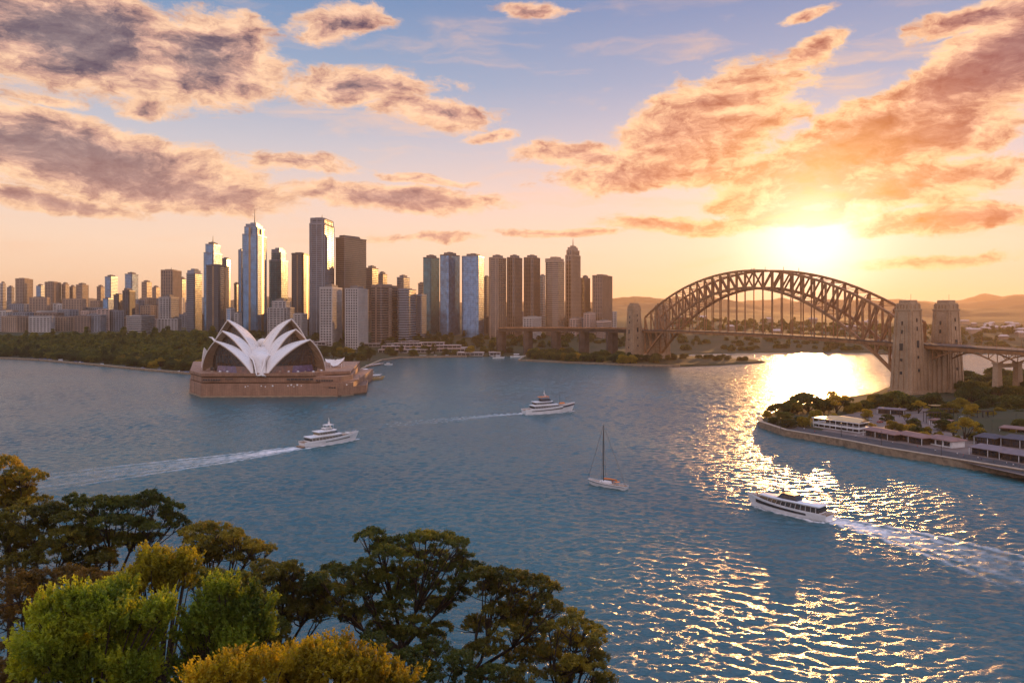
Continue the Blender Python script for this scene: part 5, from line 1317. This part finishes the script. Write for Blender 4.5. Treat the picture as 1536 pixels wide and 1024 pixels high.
# parkland left: front trees one by one, the mass behind them as one wood
def woods(pts, name, kinds=(0,1,2,3,6), smin=1.15, smax=1.7, st=6, gr=2.6):
    Vs, Qs, n = [], [], 0
    for (x, y) in pts:
        k = random.choice(kinds); _, V, Q, _ = PROTO[k]; s = random.uniform(smin, smax); a = random.uniform(0, 6.28); c, sn = math.cos(a), math.sin(a)
        W_ = V.reshape(-1, 4, 3)[::st].reshape(-1, 3)*1.0
        cen = W_.reshape(-1, 4, 3).mean(1, keepdims=True); W_ = ((W_.reshape(-1, 4, 3)-cen)*gr+cen).reshape(-1, 3)
        W_ = np.stack([W_[:,0]*c-W_[:,1]*sn, W_[:,0]*sn+W_[:,1]*c, W_[:,2]], 1)*s+np.array([x, y, hz(x, y)-1-2.4*s])
        Vs.append(W_); Qs.append(np.arange(len(W_)).reshape(-1, 4)+n); n += len(W_)
    tag(npmesh(name, np.vstack(Vs), np.vstack(Qs), L_park), kind='stuff')
back = scatter(330, (-30, 320), (1120, 1500), 14.5, lambda px, D, X: sdm(X, D) > 62 and podium_ok(px, D), 9000)
woods(back, 'woodland')
front = scatter(118, (-20, 318), (930, 1330), 14.5, lambda px, D, X: 13 < sdm(X, D) < 62 and podium_ok(px, D), 9000)
for i, (x, y) in enumerate(front):
    px = 768+x/y*F; k = random.choice((0,1,2,6,5,0,2,4) if px > 180 else (0,1,2,6,3,2))
    gold = k in (4, 5); sh = sdm(x, y) < 34
    lab = ('yellow-green' if gold else 'dark green') + ' crowned tree ' + ('close to the seawall' if sh else 'in the second row back') + ' of the left park shore'
    plant(k, x, y, hz(x, y)-.4, random.uniform(1.1, 1.6), lab, lab.replace('tree', 'trees'))
# centre shore, between hall and viaduct
ctr = scatter(58, (486, 790), (1150, 1480), 15, lambda px, D, X: sdm(X, D) > 9 and not (560 < px < 700 and 1325 < D < 1425 and random.random() < .75) and not (478 < px < 600 and D > 1345 and px < 560), 6000)
for (x, y) in ctr:
    px = 768+x/y*F; k = random.choice((0,2,3,6,5)); lab = 'dark tree ' + ('by the water on' if sdm(x, y) < 50 else 'up the slope behind') + ' the centre shore ' + ('behind the white marquees' if px < 600 else 'below the glass towers' if px < 700 else 'left of the viaduct')
    plant(k, x, y, hz(x, y)-.4, random.uniform(1.0, 1.5), lab, lab.replace('tree', 'trees'))
ctr2 = scatter(150, (318, 950), (1400, 1560), 15, lambda px, D, X: sdm(X, D) > 120, 4000)
woods(ctr2, 'woodland', smin=.9, smax=1.3)
via = scatter(48, (768, 985), (1100, 1300), 13, lambda px, D, X: 7 < sdm(X, D) < 75, 5000)
for (x, y) in via:
    k = random.choice((0,1,2,5)); lab = 'rounded tree on the shore in front of the far viaduct' if k != 5 else 'yellowish tree on the shore in front of the far viaduct'
    plant(k, x, y, hz(x, y)-.4, random.uniform(1.1, 1.75), lab, lab.replace('tree', 'trees'))
pt = scatter(22, (1000, 1125), (1150, 1260), 10, lambda px, D, X: sdm(X, D) > 4, 5000)
for (x, y) in pt:
    lab = 'low backlit tree on the spit under the left end of the arch'; plant(random.choice((0,2,6)), x, y, hz(x, y)-.4, random.uniform(.6, .9), lab, 'low trees on the spit under the arch')
farw = scatter(620, (1010, 1700), (1395, 2500), 15, lambda px, D, X: sdm(X, D) > 12, 2400)
woods(farw, 'woodland', smin=.8, smax=1.4, st=12, gr=3.6)
# sea walls
def seawall(P, n0, n1, z0, z1, w, label, m=sand, coping=True):
    a = P[n0]; t = thing('sea_wall', label, 'sea wall', (a[0], a[1], 0)); mb = MB(); cp = MB()
    for i in range(n0, n1):
        p, q = P[i]-a, P[i+1]-a; L_ = np.linalg.norm(q-p); k = max(1, int(L_/40)); 
        d = (q-p)/L_; p_ = p-d*.3
        mb.beam((p_[0],p_[1],(z0+z1)/2), (q[0],q[1],(z0+z1)/2), w, z1-z0)
        cp.beam((p_[0],p_[1],z1+.18), (q[0],q[1],z1+.18), w+.5, .36)
    mb.build('wall', m, t); cp.build('coping', mat('coping_stone', (0.42,0.31,0.21), .85, var=.15, scale=.5), t); return t
seawall(MAIN, 2, 6, -2, 2.1, 2.4, 'long low stone seawall along the left park shore')
seawall(MAIN, 10, 14, -2, 1.8, 2.4, 'low stone seawall along the centre shore below the terraced buildings')
seawall(MAIN, 15, 19, -2, 1.9, 2.4, 'stone seawall of the spit under the left end of the bridge')
seawall(HEAD, 0, 8, -2, 3.9, 2.2, 'tall sandstone seawall round the near right headland')

# ------------------------------------------------------------------ right headland
hd = lambda px, py, z=3.2: site(px, py, z)
def strip(name, P, z, m, kind='structure'):
    mb = MB(); mb.add([(p[0], p[1], z) for p in P], [tuple(range(len(P)))]); return tag(mb.build(name, m), kind=kind)
plz = [hd(1232,646), hd(1440,692), hd(1600,728), hd(1700,668), hd(1545,612), hd(1440,604), hd(1320,611), hd(1262,623)]
strip('plaza', [(p.x, p.y) for p in plz], 3.25+.12, paving)
prom = [hd(1146,634.5), hd(1188,648), hd(1262,660.5), hd(1335,674), hd(1440,692), hd(1560,716), hd(1560,702), hd(1440,680), hd(1335,663), hd(1262,651), hd(1195,640), hd(1160,631)]
strip('promenade', [(p.x, p.y) for p in prom], 3.25+.24, asphalt)
m_pinkroof = mat('pink_tin_roof', (0.25,0.125,0.095), .6, var=.15, scale=.3, bump=.1)
m_timber = mat('dark_timber', (0.05,0.032,0.02), .8, var=.3, scale=.8)
def shed(px0, py0, px1, py1, depth, h, label, roof, wallm, name='shed', posts=True, hip=True, z=3.3):
    p, q = hd(px0, py0), hd(px1, py1); d = q-p; L_ = d.length; t = thing(name, label, 'building', (p.x, p.y, z), math.atan2(d.y, d.x))
    b = MB(); b.box(.6, L_-.6, .8, depth-.8, -.2, h); w = b.build('wall', wallm, t)
    n = max(3, int(L_/4)); 
    for i in range(min(n, 14)):
        x0, x1 = .9+(L_-1.8)*i/n, .9+(L_-1.8)*(i+.78)/n; MB().box(x0, x1, .72, .9, .8, h-.6).build('window', m_bglass, w)
    r_ = MB(); r_.prism([(-.6,-1),(L_+.6,-1),(L_+.6,depth+.6),(-.6,depth+.6)], h, h+.25); 
    r_.prism([(-.6,-1),(L_+.6,-1),(L_+.6,depth+.6),(-.6,depth+.6)], h+.25, h+(1.9 if hip else .6), [(2,depth*.42),(L_-2,depth*.42),(L_-2,depth*.5),(2,depth*.5)] if hip else None); r_.build('roof', roof, t)
    if posts:
        for i in range(0, n+1, 2): MB().box(L_*i/n-.12, L_*i/n+.12, -.8, -.56, -.2, h).build('post', m_white, t)
    return t
shed(1296,653,1342,662,11,3.6,'long low shed with a dusty pink tin roof, left part of the quayside row',m_pinkroof,m_timber)
shed(1344,660,1384,668,12,3.8,'pink tin roofed shed in the middle of the quayside row',m_pinkroof,m_timber)
shed(1390,666,1428,673,12,3.8,'pink tin roofed shed with white posts at the right of the quayside row',m_pinkroof,m_white)
shed(1455,681,1497,688,13,3.8,'open fronted restaurant with a pale awning roof beside the promenade',mat('mauve_awning', (0.19,0.14,0.145), .7, var=.1),m_timber,'restaurant')
shed(1500,689,1560,699,13,3.6,'restaurant under a broad pale canopy at the frame\'s right edge',MATS['mauve_awning'],m_timber,'restaurant')
shed(1462,666,1492,670,14,4.4,'dark slate roofed building behind the promenade restaurants',mat('slate_roof',(0.07,0.06,0.075),.7,var=.2,scale=.4),m_timber)
shed(1502,669,1560,676,16,4.6,'wide dark slate roofed hall at the frame\'s right edge',MATS['slate_roof'],m_timber)
shed(1500,650,1550,655,12,3.4,'flat pale kiosk building on the plaza near the right frame edge',m_pinkroof,m_timber,hip=False)
shed(1395,637,1422,640,8,3.2,'small pale roofed kiosk on the plaza left of the broad tree',m_pinkroof,m_white,'kiosk',hip=False)
shed(1316,620,1356,623,9,3.4,'long pale shelter roof on the plaza before the near pylon',MATS['mauve_awning'],m_timber,'shelter',hip=False)
# two-deck white pavilion with cream awning
p, q = hd(1219,640), hd(1289,650); d = q-p; L_ = d.length; t = thing('pavilion', 'white two-deck waterfront pavilion with a cream arched awning roof', 'building', (p.x,p.y,3.3), math.atan2(d.y,d.x))
b = MB(); b.box(0, L_, 0, 11, 2.2, 3.2); b.box(.5, L_-.5, .5, 10.5, -.2, .35); b.build('deck_slab', m_white, t)
b = MB(); b.box(1.5, L_-1.5, 1.8, 9.6, .35, 2.2); b.box(L_*.25, L_-1.5, 2.2, 9.4, 3.2, 5.6); w = b.build('glazed_room', m_bglass, t)
for i in range(9):
    x = .4+(L_-.8)*i/8; MB().box(x-.14, x+.14, .1, .38, -.2, 6.0).build('column', m_white, t)
b = MB(); b.box(-.4, L_+.4, -.6, 11.4, 5.9, 6.3); b.build('upper_slab', m_white, t)
rail(t, [(0,.1,3.2),(L_,.1,3.2)], 1.0)
G = [[Vector((L_*(.28+.74*i/8), 10.6*j/8-.2, 6.35+2.3*math.sin(math.pi*j/8)*(1-.25*abs(i/4-1)**2))) for j in range(9)] for i in range(9)]
slab_from_grid(G, .15).build('awning_roof', m_cream, t, smooth=True)
# pergolas, lamp posts, planters, cars, people
def pergola(px, py, label, w=8, d=5, h=5.2, tm=None):
    p = hd(px, py); t = thing('pergola', label, 'pergola', (p.x,p.y,3.3), random.uniform(-.3,.3))
    for (x, y) in ((-w/2,-d/2),(w/2,-d/2),(w/2,d/2),(-w/2,d/2),(0,-d/2),(0,d/2)): MB().box(x-.16,x+.16,y-.16,y+.16,-.2,h).build('post', m_dark, t)
    b = MB()
    for i in range(7): b.box(-w/2-.5, w/2+.5, -d/2+d*i/6-.1, -d/2+d*i/6+.1, h, h+.25)
    for x in (-w/2, 0, w/2): b.box(x-.1, x+.1, -d/2-.5, d/2+.5, h+.252, h+.45)
    b.build('roof_slats', tm or m_timber, t)
pergola(1398,634,'dark posted pergola between the plaza trees, nearer one',9,6,7.0); pergola(1419,627,'dark posted pergola further back among the plaza trees',8,5,6.5); pergola(1478,632,'tall dark pergola frame right of the broad plaza tree',8,5,7.0); pergola(1406,617,'low pergola with a mossy yellow top near the rounded yellow trees',10,6,4.5,m_cream)
lp = thing('street_lamp', 'slim dark lamp post near the tip of the headland wall', 'street lamp', tuple(hd(1171,646)))
MB().tube([(0,0,-.3),(0,0,5),(0,0,8.2)], [.16,.11,.08], 6).build('post', m_dark, lp)
hdm = MB(); hdm.cbox(0, 0, 8.3, .9, .5, .22); hdm.build('lamp_head', m_dark, lp)
for px, py, lab in ((1349,626,'slim dark lamp post before the near pylon foot'),(1488,650,'dark lamp post behind the slate roofed building'),(1436,640,'lamp post beside the plaza kiosk'),(1524,640,'lamp post at the plaza near the right frame edge'),(1262,655,'lamp post in front of the two-deck pavilion'),(1322,668,'lamp post in front of the pink roofed sheds, left one'),(1412,684,'lamp post in front of the pink roofed sheds, right one')):
    dup(lp, tuple(hd(px, py)), random.uniform(0, 3), None, lab)
m_car = [mat('car_paint_white', (.7,.7,.7), .3, var=.03), mat('car_paint_blue', (.08,.16,.35), .3, var=.03), mat('car_paint_dark', (.04,.04,.05), .3, var=.03), mat('car_paint_red', (.4,.05,.03), .3, var=.03), mat('car_paint_silver', (.4,.4,.42), .3, metal=.4, var=.03)]
m_tyre = mat('rubber', (.02,.02,.02), .9)
def car(x, y, z, rz, m, label, group=None):
    t = thing('parked_car', label, 'car', (x,y,z), rz, group)
    prof = [(-2.2,.35),(2.2,.35),(2.25,.75),(1.35,.95),(-2.05,1.0),(-2.25,.8)]; b = MB(); b.loft([[(px_, s*.88, pz_) for px_, pz_ in prof] for s in (-1, 1)], cap=True); b.build('body', m, t, bevel=.06)
    cab = [(-1.75,.98),(1.1,.95),(.45,1.48),(-1.25,1.5)]; b = MB(); b.loft([[(px_, s*(.8 if pz_ < 1.2 else .62), pz_) for px_, pz_ in cab] for s in (-1, 1)], cap=True); b.build('cabin', m_bglass, t)
    MB().box(-1.2, .42, -.6, .6, 1.49, 1.54).build('roof', m, t)
    for x_ in (-1.35, 1.4):
        for y_ in (-.85, .85): MB().tube([(x_,y_-.1,.34),(x_,y_+.1,.34)], .34, 10).build('wheel', m_tyre, t)
    return t
for i, (px, py, mi, lab) in enumerate(((1462,634,1,'blue car parked under the plaza trees'),(1444,628,0,'white car parked beside the blue one'),(1372,629,2,'dark car parked in front of the long shelter'),(1336,628,0,'white car parked left of the dark one before the shelter'),(1305,630,4,'silver car parked at the left of the plaza'),(1490,645,3,'red car parked behind the restaurants'),(1515,646,0,'white car near the kiosk at the right edge'),(1320,634,3,'red car parked near the pink roofed sheds'),(1476,640,4,'silver car parked right of the broad plaza tree'))):
    p = hd(px, py); car(p.x, p.y, 3.4, random.uniform(-.3,.3)+(.2 if i % 2 else 1.5), m_car[mi], lab)
cars_src = []
for i in range(34):
    px = random.uniform(8, 292) if i < 24 else random.uniform(598, 760); py_s = np.interp(px, [0,60,130,200,290,598,760], [538,541,547,554,562,536,534.5]); p = site(px, py_s-1.6, 2.3)
    if sdm(p.x, p.y) < 5: p = p+Vector((0, 10, 0))
    mi = random.randrange(3); nm = ('white','blue','dark')[mi]; where = 'left park shore road' if i < 24 else 'centre shore quay'
    z = hz(p.x, p.y)+.05; key = mi
    src = next((s for k, s in cars_src if k == key), None); lab = f'{nm} car parked in line on the {where}'; gr = f'{nm} cars on the {where}'
    if src is None: cars_src.append((key, car(p.x, p.y, z, random.uniform(-.3,.3), m_car[mi], lab, gr)))
    else: dup(src, (p.x, p.y, z), random.uniform(-.3,.3), None, lab, gr)
for i, (px, py) in enumerate(((1339,667),(1376,673),(1398,677),(1403,679),(1467,690),(1472,691),(1490,694),(1510,698),(1445,686),(1436,684),(1300,660),(1284,657),(1222,650),(1206,646),(1520,701),(1529,703))):
    p = hd(px, py); tops = (0,3,1,0,0,1,2,0,3,0,1,0,3,0,0,1)
    nm = ('white','blue','dark','red')[tops[i]]; where = ['on the promenade below the leftmost pink roofed shed','on the promenade below the middle shed','walking left of a lamp post by the right shed','close beside the walker at the right shed','walking below the pale awning restaurant','beside the white-topped walker below the awning restaurant','alone below the second restaurant','near the right frame edge on the promenade','just before the first restaurant','trailing behind the red-topped walker','between pavilion and sheds','at the pavilion\'s right corner','in front of the pavilion\'s left end','towards the headland tip','next to last at the frame edge','last walker at the frame edge'][i]
    person((p.x, p.y, 3.5), random.uniform(0, 6.28), random.choice(('stand','walk')), CL[tops[i]], CL[random.choice((1,2))], f'person in a {nm} top {where}')
CW = (14.0, 16.0, 14.0, 8.0, 12.5, 14.0, 16.0)
for px, py, k, wpx, lab in ((1168,621,1,36,'spreading tree at the tip of the headland'),(1188,619,0,32,'round tree second from the headland tip'),(1213,617,1,60,'big dark domed tree behind the tip trees'),(1236,618,0,32,'round tree just left of the airy sunlit tree'),(1255,619,4,46,'airy tall tree with sunlight glittering through its crown'),(1274,620,5,20,'small golden tree at the airy tree\'s foot'),
    (1297,615,0,25,'neat round dark tree between airy tree and near pylon'),(1322,613,2,34,'dark round tree at the left foot of the near pylon'),(1344,614,0,46,'tallest dark tree before the near pylon'),(1364,615,2,34,'dark tree right of the tallest one before the near pylon'),
    (1384,610,1,34,'low dark tree in the gap below the abutment'),(1425,619,5,28,'rounded yellow-green tree on the plaza, left of two'),(1458,622,5,28,'rounded yellow-green tree on the plaza, right of two'),(1487,613,2,32,'dark green round tree behind the plaza lamps'),(1514,618,0,42,'large green tree right of the plaza lamps'),(1538,618,2,40,'green tree cut by the right frame edge'),
    (1447,660,4,50,'broad airy tree standing over the right end of the sheds'),(1387,661,5,24,'small green tree growing between two pink roofed sheds'),(1338,645,5,24,'low clipped golden bush tree on the plaza lawn'),(1352,646,5,18,'low golden bush tree right of the clipped one'),(1250,628,5,14,'low bush tree above the pavilion'),(1400,612,2,36,'dark tree left of the yellow-green pair on the plaza')):
    p = hd(px, py); s = wpx*p.y/F/CW[k]; r_ = plant(k, p.x, p.y, 3.2, s, lab, None)
    if 'group' in r_: del r_['group']
fill = [(1150,626),(1176,630),(1200,632),(1224,630),(1196,621),(1285,617),(1310,612),(1300,626),(1372,641),(1378,620),(1404,606),(1416,612),(1440,612),(1472,615),(1500,622),(1528,624),(1360,606),(1330,604),(1310,604),(1434,664),(1462,660),(1408,656),(1366,650),(1308,646),(1522,652),(1510,636),(1486,628),(1450,630),(1268,612),(1242,611),(1282,641),(1296,637),(1330,631),(1360,634),(1390,650),(1416,646),(1430,655),(1374,655),(1474,652),(1496,660),(1180,641),(1160,636),(1205,640),(1420,633),(1404,628),(1450,641),(1530,645),(1468,644)]
for i, (px, py) in enumerate(fill):
    p = hd(px, py); k = random.choice((0,5,5,6,4)); wpx = random.uniform(15, 30); s = wpx*p.y/F/CW[k]
    lab = ('golden-green' if k in (4, 5) else 'dark green') + ' small tree filling a gap among the headland trees'; plant(k, p.x, p.y, 3.2, s, lab, lab.replace('tree filling', 'trees filling'))
rb_ = scatter(44, (1385, 1590), (640, 860), 12, lambda px, D, X: float(sdist(HEAD, np.array([X]), np.array([D]))[0]) > 5 and not (px < 1450 and D < 760), 5000)
for (x, y) in rb_:
    lab = 'dark tree in the grove under the near approach viaduct'; plant(random.choice((0,1,2,6)), x, y, hz(x, y)-.4, random.uniform(1.3, 1.8), lab, 'dark trees in the grove under the near approach viaduct')
# ------------------------------------------------------------------ foreground trees
def big_tree(name, label, px, py, D, trunk_px, clumps, lm, seed, leaf=0.15, per=42, tuft=0.33, tufts=21, spread=None, yj=2.5, trunkr=.42):
    """clumps: (px, py, r_px, flat) in the photo, placed at distance D +/- yj metres; real trunk and limbs lead to each"""
    rng = np.random.RandomState(seed); base = at(trunk_px, 500, D); bz = hillz(base.x, base.y)
    root = thing(name, label, 'tree' if 'tree' in name else 'bush', (base.x, base.y, bz)); o = Vector((base.x, base.y, bz)); cl = []
    for (cx, cy, rp, fl) in clumps:
        d = D+rng.uniform(-yj, yj); p = at(cx, cy, d)-o; r = rp*d/F; cl.append((p.x, p.y, p.z, r, r*fl))
    # a few more clumps in depth so the crown has a body
    ex = []
    for (x, y, z, r, rz) in cl:
        ex.append((x+rng.uniform(-.9,.9)*r, y+rng.uniform(.8,3.5), z-rng.uniform(.2,1.2)*r, r*.85, rz*.8))
    allc = cl+ex
    T = crownpts(allc, tufts, rng, .2); V, Q = leafquads(T, tuft*(.7+.6*rng.rand(len(T))), per, leaf, rng, .8, .3)
    npmesh('crown', V, Q, lm, root)
    tb = MB(); zc = sorted(c[2] for c in cl)[len(cl)//2]; fork = Vector((0, 0, max(2.0, zc-9+rng.uniform(-1,1))))
    tb.tube([(0,0,-1.5), fork*.5+Vector((.3,.2,0)), fork], [trunkr*1.5, trunkr*1.1, trunkr], 8)
    k = max(3, len(allc)//4); rng.shuffle(allc)
    # limbs: group clumps by angle so limbs branch naturally
    groups = {}
    for c in allc: groups.setdefault(int((math.atan2(c[2]-fork.z, c[0])+3.2)/0.42), []).append(c)
    for gk, cs in groups.items():
        m_ = Vector((sum(c[0] for c in cs)/len(cs), sum(c[1] for c in cs)/len(cs), sum(c[2] for c in cs)/len(cs)-1.2)); j = fork.lerp(m_, .6)+Vector((rng.uniform(-.4,.4), 0, rng.uniform(-.9,.1)))
        mid = fork.lerp(j, .5)+Vector((rng.uniform(-.5,.5), rng.uniform(-.4,.4), -.3)); tb.tube([fork, mid, j], [trunkr*.62, trunkr*.45, trunkr*.34], 6, cap=False)
        for c in cs:
            e = Vector(c[:3]); m2 = j.lerp(e, .55)+Vector((rng.uniform(-.4,.4), rng.uniform(-.4,.4), -.35)); tb.tube([j, m2, e-Vector((0,0,c[4]*.3))], [trunkr*.28, trunkr*.17, .04], 5, cap=False)
            for _ in range(5):
                f_ = e+Vector(rng.normal(size=3)*np.array([c[3],c[3],c[4]])*.75); s0 = m2.lerp(e, .5); tb.tube([s0, s0.lerp(f_, .5)+Vector((0,0,-.1)), f_], [.055,.04,.015], 4, cap=False)
    tb.build('trunk', m_bark, root, smooth=True)
    return root
def bush(name, label, px, D, trunk_px, lobes, lm, seed, leaf=.13, per=20, n_shoot=8.0, cat='bush'):
    """leafy plumes: many upright shoots rising from rounded lobes (px, py, rx_px, ry_px)"""
    rng = np.random.RandomState(seed); base = at(trunk_px, 500, D); bz = hillz(base.x, base.y); o = np.array([base.x, base.y, bz])
    root = thing(name, label, cat, (base.x, base.y, bz)); T = []; O = []; tb = MB()
    tb.tube([(0,0,-1),(0.1,0,2.5),(0,0,5)], [.4,.3,.2], 7)
    for (cx, cy, rx, ry) in lobes:
        d = D+rng.uniform(-1.2, 1.2); c = np.array(at(cx, cy, d))-o; RX, RZ = rx*d/F, ry*d/F
        n = int(n_shoot*RX*RZ*6)+30
        # knobbly outline: every lobe carries smaller lobes
        kn = rng.normal(size=(9, 3)); kn /= np.linalg.norm(kn, axis=1, keepdims=True); ka = rng.uniform(.12, .62, 9)
        v = rng.normal(size=(n, 3)); v /= np.linalg.norm(v, axis=1, keepdims=True); v[:, 2] = np.where(v[:, 2] < -.35, -v[:, 2], v[:, 2]); v[:,1] = np.where((v[:,1] > .55), -v[:,1], v[:,1])
        lum = 0.62+(ka[None, :]*np.exp(-((1-v@kn.T)/.07)**2)).max(1, keepdims=True)*1.1
        s = c+v*np.array([RX, RX*.9, RZ])*lum*(.68+.27*rng.rand(n, 1)); dr = v*.75+np.array([0, 0, .75])+rng.normal(size=(n, 3))*.22; dr /= np.linalg.norm(dr, axis=1, keepdims=True)
        ln = rng.uniform(.25, .95, (n, 1))
        for k in range(6): T.append(s+dr*ln*(k/5)+np.array([0,0,.06])*k*k/5); O.append(dr)
        inner = c+v*np.array([RX, RX*.9, RZ])*(.45+.3*rng.rand(n, 1)); T.append(inner); O.append(dr)
        for q in range(7):
            e = c+v[q]*np.array([RX,RX,RZ])*.8; tb.tube([(0,0,4.2), tuple((np.array([0,0,4.2])+e)/2+np.array([0,0,-.4])), tuple(e)], [.15,.1,.03], 5, cap=False)
    T = np.vstack(T); O = np.vstack(O); V, Q = leafquads(T, .15, per//4, leaf, rng, 1, .2, 2.3, O)
    npmesh('crown', V, Q, lm, root); tb.build('trunk', m_bark, root, smooth=True); return root
# dark bronze fig-like trees
big_tree('tree', 'dark tree cut by the left frame edge, highest of the foreground', 20, 740, 112, 12,
  [(5,700,26,.6),(28,712,20,.6),(8,728,26,.6),(40,738,16,.6),(-15,745,34,.6),(20,755,24,.6),(44,752,14,.55),(-30,700,34,.6)], L_fig, 11)
big_tree('tree', 'broad bronze tree at the left edge below the tallest one', 60, 810, 96, 62,
  [(30,775,30,.6),(70,768,26,.55),(100,780,22,.55),(50,800,32,.55),(95,808,30,.55),(130,815,22,.55),(15,815,34,.6),(70,835,34,.55),(120,842,26,.55),(30,850,34,.6),(150,838,18,.5),(-10,790,34,.6)], L_fig, 12)
big_tree('tree', 'wide-armed tree with separate leaf clouds and bare twisting limbs', 180, 790, 100, 160,
  [(112,748,15,.5),(132,756,20,.5),(152,752,17,.5),(178,756,22,.5),(200,760,16,.5),(222,745,17,.55),(238,757,20,.55),(250,776,16,.55),(256,790,12,.5),(128,774,18,.45),(160,784,26,.5),(195,784,20,.5),(225,790,14,.45),(150,806,22,.5),(188,812,22,.45),(215,806,14,.45),(130,800,16,.45)], L_fig2, 13)
big_tree('tree', 'umbrella-shaped bronze tree leaning right over the water', 335, 815, 96, 318,
  [(285,798,17,.5),(305,792,18,.55),(328,796,20,.5),(350,802,17,.5),(300,812,22,.5),(335,818,24,.5),(362,815,16,.5),(380,818,16,.5),(392,826,14,.5),(285,826,16,.5),(318,834,18,.45),(352,836,14,.4)], L_fig, 14)
big_tree('tree', 'low bronze tree filling the gap between umbrella tree and big spreading tree', 430, 880, 88, 425,
  [(395,850,20,.5),(418,858,22,.5),(440,850,16,.5),(455,868,20,.5),(410,880,28,.5),(440,890,28,.5),(470,886,22,.5),(425,910,30,.5),(462,914,28,.5),(380,872,20,.5),(490,905,20,.5)], L_fig, 15)
big_tree('tree', 'biggest spreading fig tree in the middle foreground', 640, 880, 86, 600,
  [(545,805,15,.5),(566,803,14,.5),(600,815,22,.55),(630,806,18,.55),(655,812,22,.55),(685,815,18,.5),(696,832,15,.5),(575,828,22,.5),(612,838,26,.55),(650,838,26,.55),(690,852,22,.55),(545,848,20,.5),(500,855,20,.5),(522,862,22,.5),(478,868,18,.5),
   (585,862,26,.5),(630,872,30,.5),(675,880,24,.5),(545,885,26,.5),(498,888,22,.5),(600,900,28,.5),(655,910,26,.5),(560,918,26,.5),(510,915,24,.5),(700,868,16,.45),(620,938,26,.5),(580,950,22,.45),(660,945,22,.45)], L_fig2, 16, yj=4, trunkr=.5)
big_tree('tree', 'second spreading fig tree reaching right from the biggest one', 790, 900, 82, 705,
  [(725,860,18,.5),(750,862,20,.5),(780,868,22,.5),(808,874,20,.5),(826,882,14,.5),(735,885,24,.5),(772,895,24,.5),(812,900,20,.5),(832,908,12,.5),(745,915,22,.45),(790,922,22,.45),(760,945,24,.45),(715,935,22,.45),(800,950,20,.45),(735,970,26,.45),(780,985,26,.45)], L_fig, 17, yj=3)
big_tree('tree', 'open-crowned tree at the lower right end of the foreground trees', 860, 970, 76, 800,
  [(838,938,16,.5),(860,932,16,.5),(880,945,16,.5),(895,958,14,.5),(850,958,20,.45),(882,972,18,.45),(900,985,14,.45),(826,975,20,.45),(860,995,22,.45),(895,1005,18,.45),(910,1020,16,.45),(835,1012,24,.45),(790,1015,26,.45)], L_fig, 18, yj=2)
big_tree('tree', 'dark tree low in the bottom middle behind the yellow bush', 660, 1000, 74, 680,
  [(610,985,22,.5),(650,975,26,.5),(690,990,24,.5),(640,1010,28,.5),(700,1020,28,.5),(740,1010,22,.5),(560,960,22,.45)], L_fig2, 19, yj=2)
big_tree('tree', 'rust-brown shrubby tree in the bottom left corner', 40, 930, 72, 30,
  [(20,880,34,.7),(60,870,26,.6),(10,930,38,.7),(55,915,30,.6),(20,985,40,.7),(95,880,22,.55),(60,960,26,.6),(5,1020,36,.7),(130,868,24,.5),(165,872,22,.5)], leafmat('leaf_rust', (0.05,0.034,0.008), (0.14,0.088,0.016), (0.28,0.18,0.03), .42, .25), 20, leaf=.13)
big_tree('tree', 'dark tree in the shade between bright bushes and umbrella tree', 290, 870, 84, 300,
  [(285,862,22,.5),(320,870,24,.5),(355,868,22,.5),(385,900,22,.5),(345,895,26,.5),(410,940,24,.55),(395,970,26,.55)], L_fig2, 21)
# bright bushes
bush('bush', 'large bright green feathery bush, biggest at lower left', 145, 58, 140, [(95,955,62,62),(160,930,58,52),(215,950,52,58),(60,1000,56,50),(130,1000,66,52),(205,1010,58,48),(120,905,34,22),(180,893,34,22),(240,925,30,30)], L_green, 31)
bush('bush', 'olive-green bush rising behind the big bright one', 240, 68, 238, [(235,850,38,28),(262,872,32,34),(215,878,36,26),(190,885,30,18),(280,850,18,22)], L_olive, 32)
bush('bush', 'bright yellow-green bush to the right of the biggest one', 345, 60, 340, [(330,925,48,46),(372,930,40,44),(300,955,40,42),(355,975,54,44),(395,950,22,34),(335,890,26,18),(300,1005,46,40)], L_green, 33)
bush('bush', 'golden yellow bush at the bottom centre-left', 510, 54, 500, [(480,1005,62,38),(540,1010,60,34),(430,1010,46,34),(590,1024,40,22),(500,985,40,20)], L_yell, 34)
bush('bush', 'small gold-tinged bush low between green and yellow bushes', 385, 50, 380, [(345,1015,46,34),(395,1010,36,32),(300,1026,30,20)], L_yell, 35, leaf=.11)
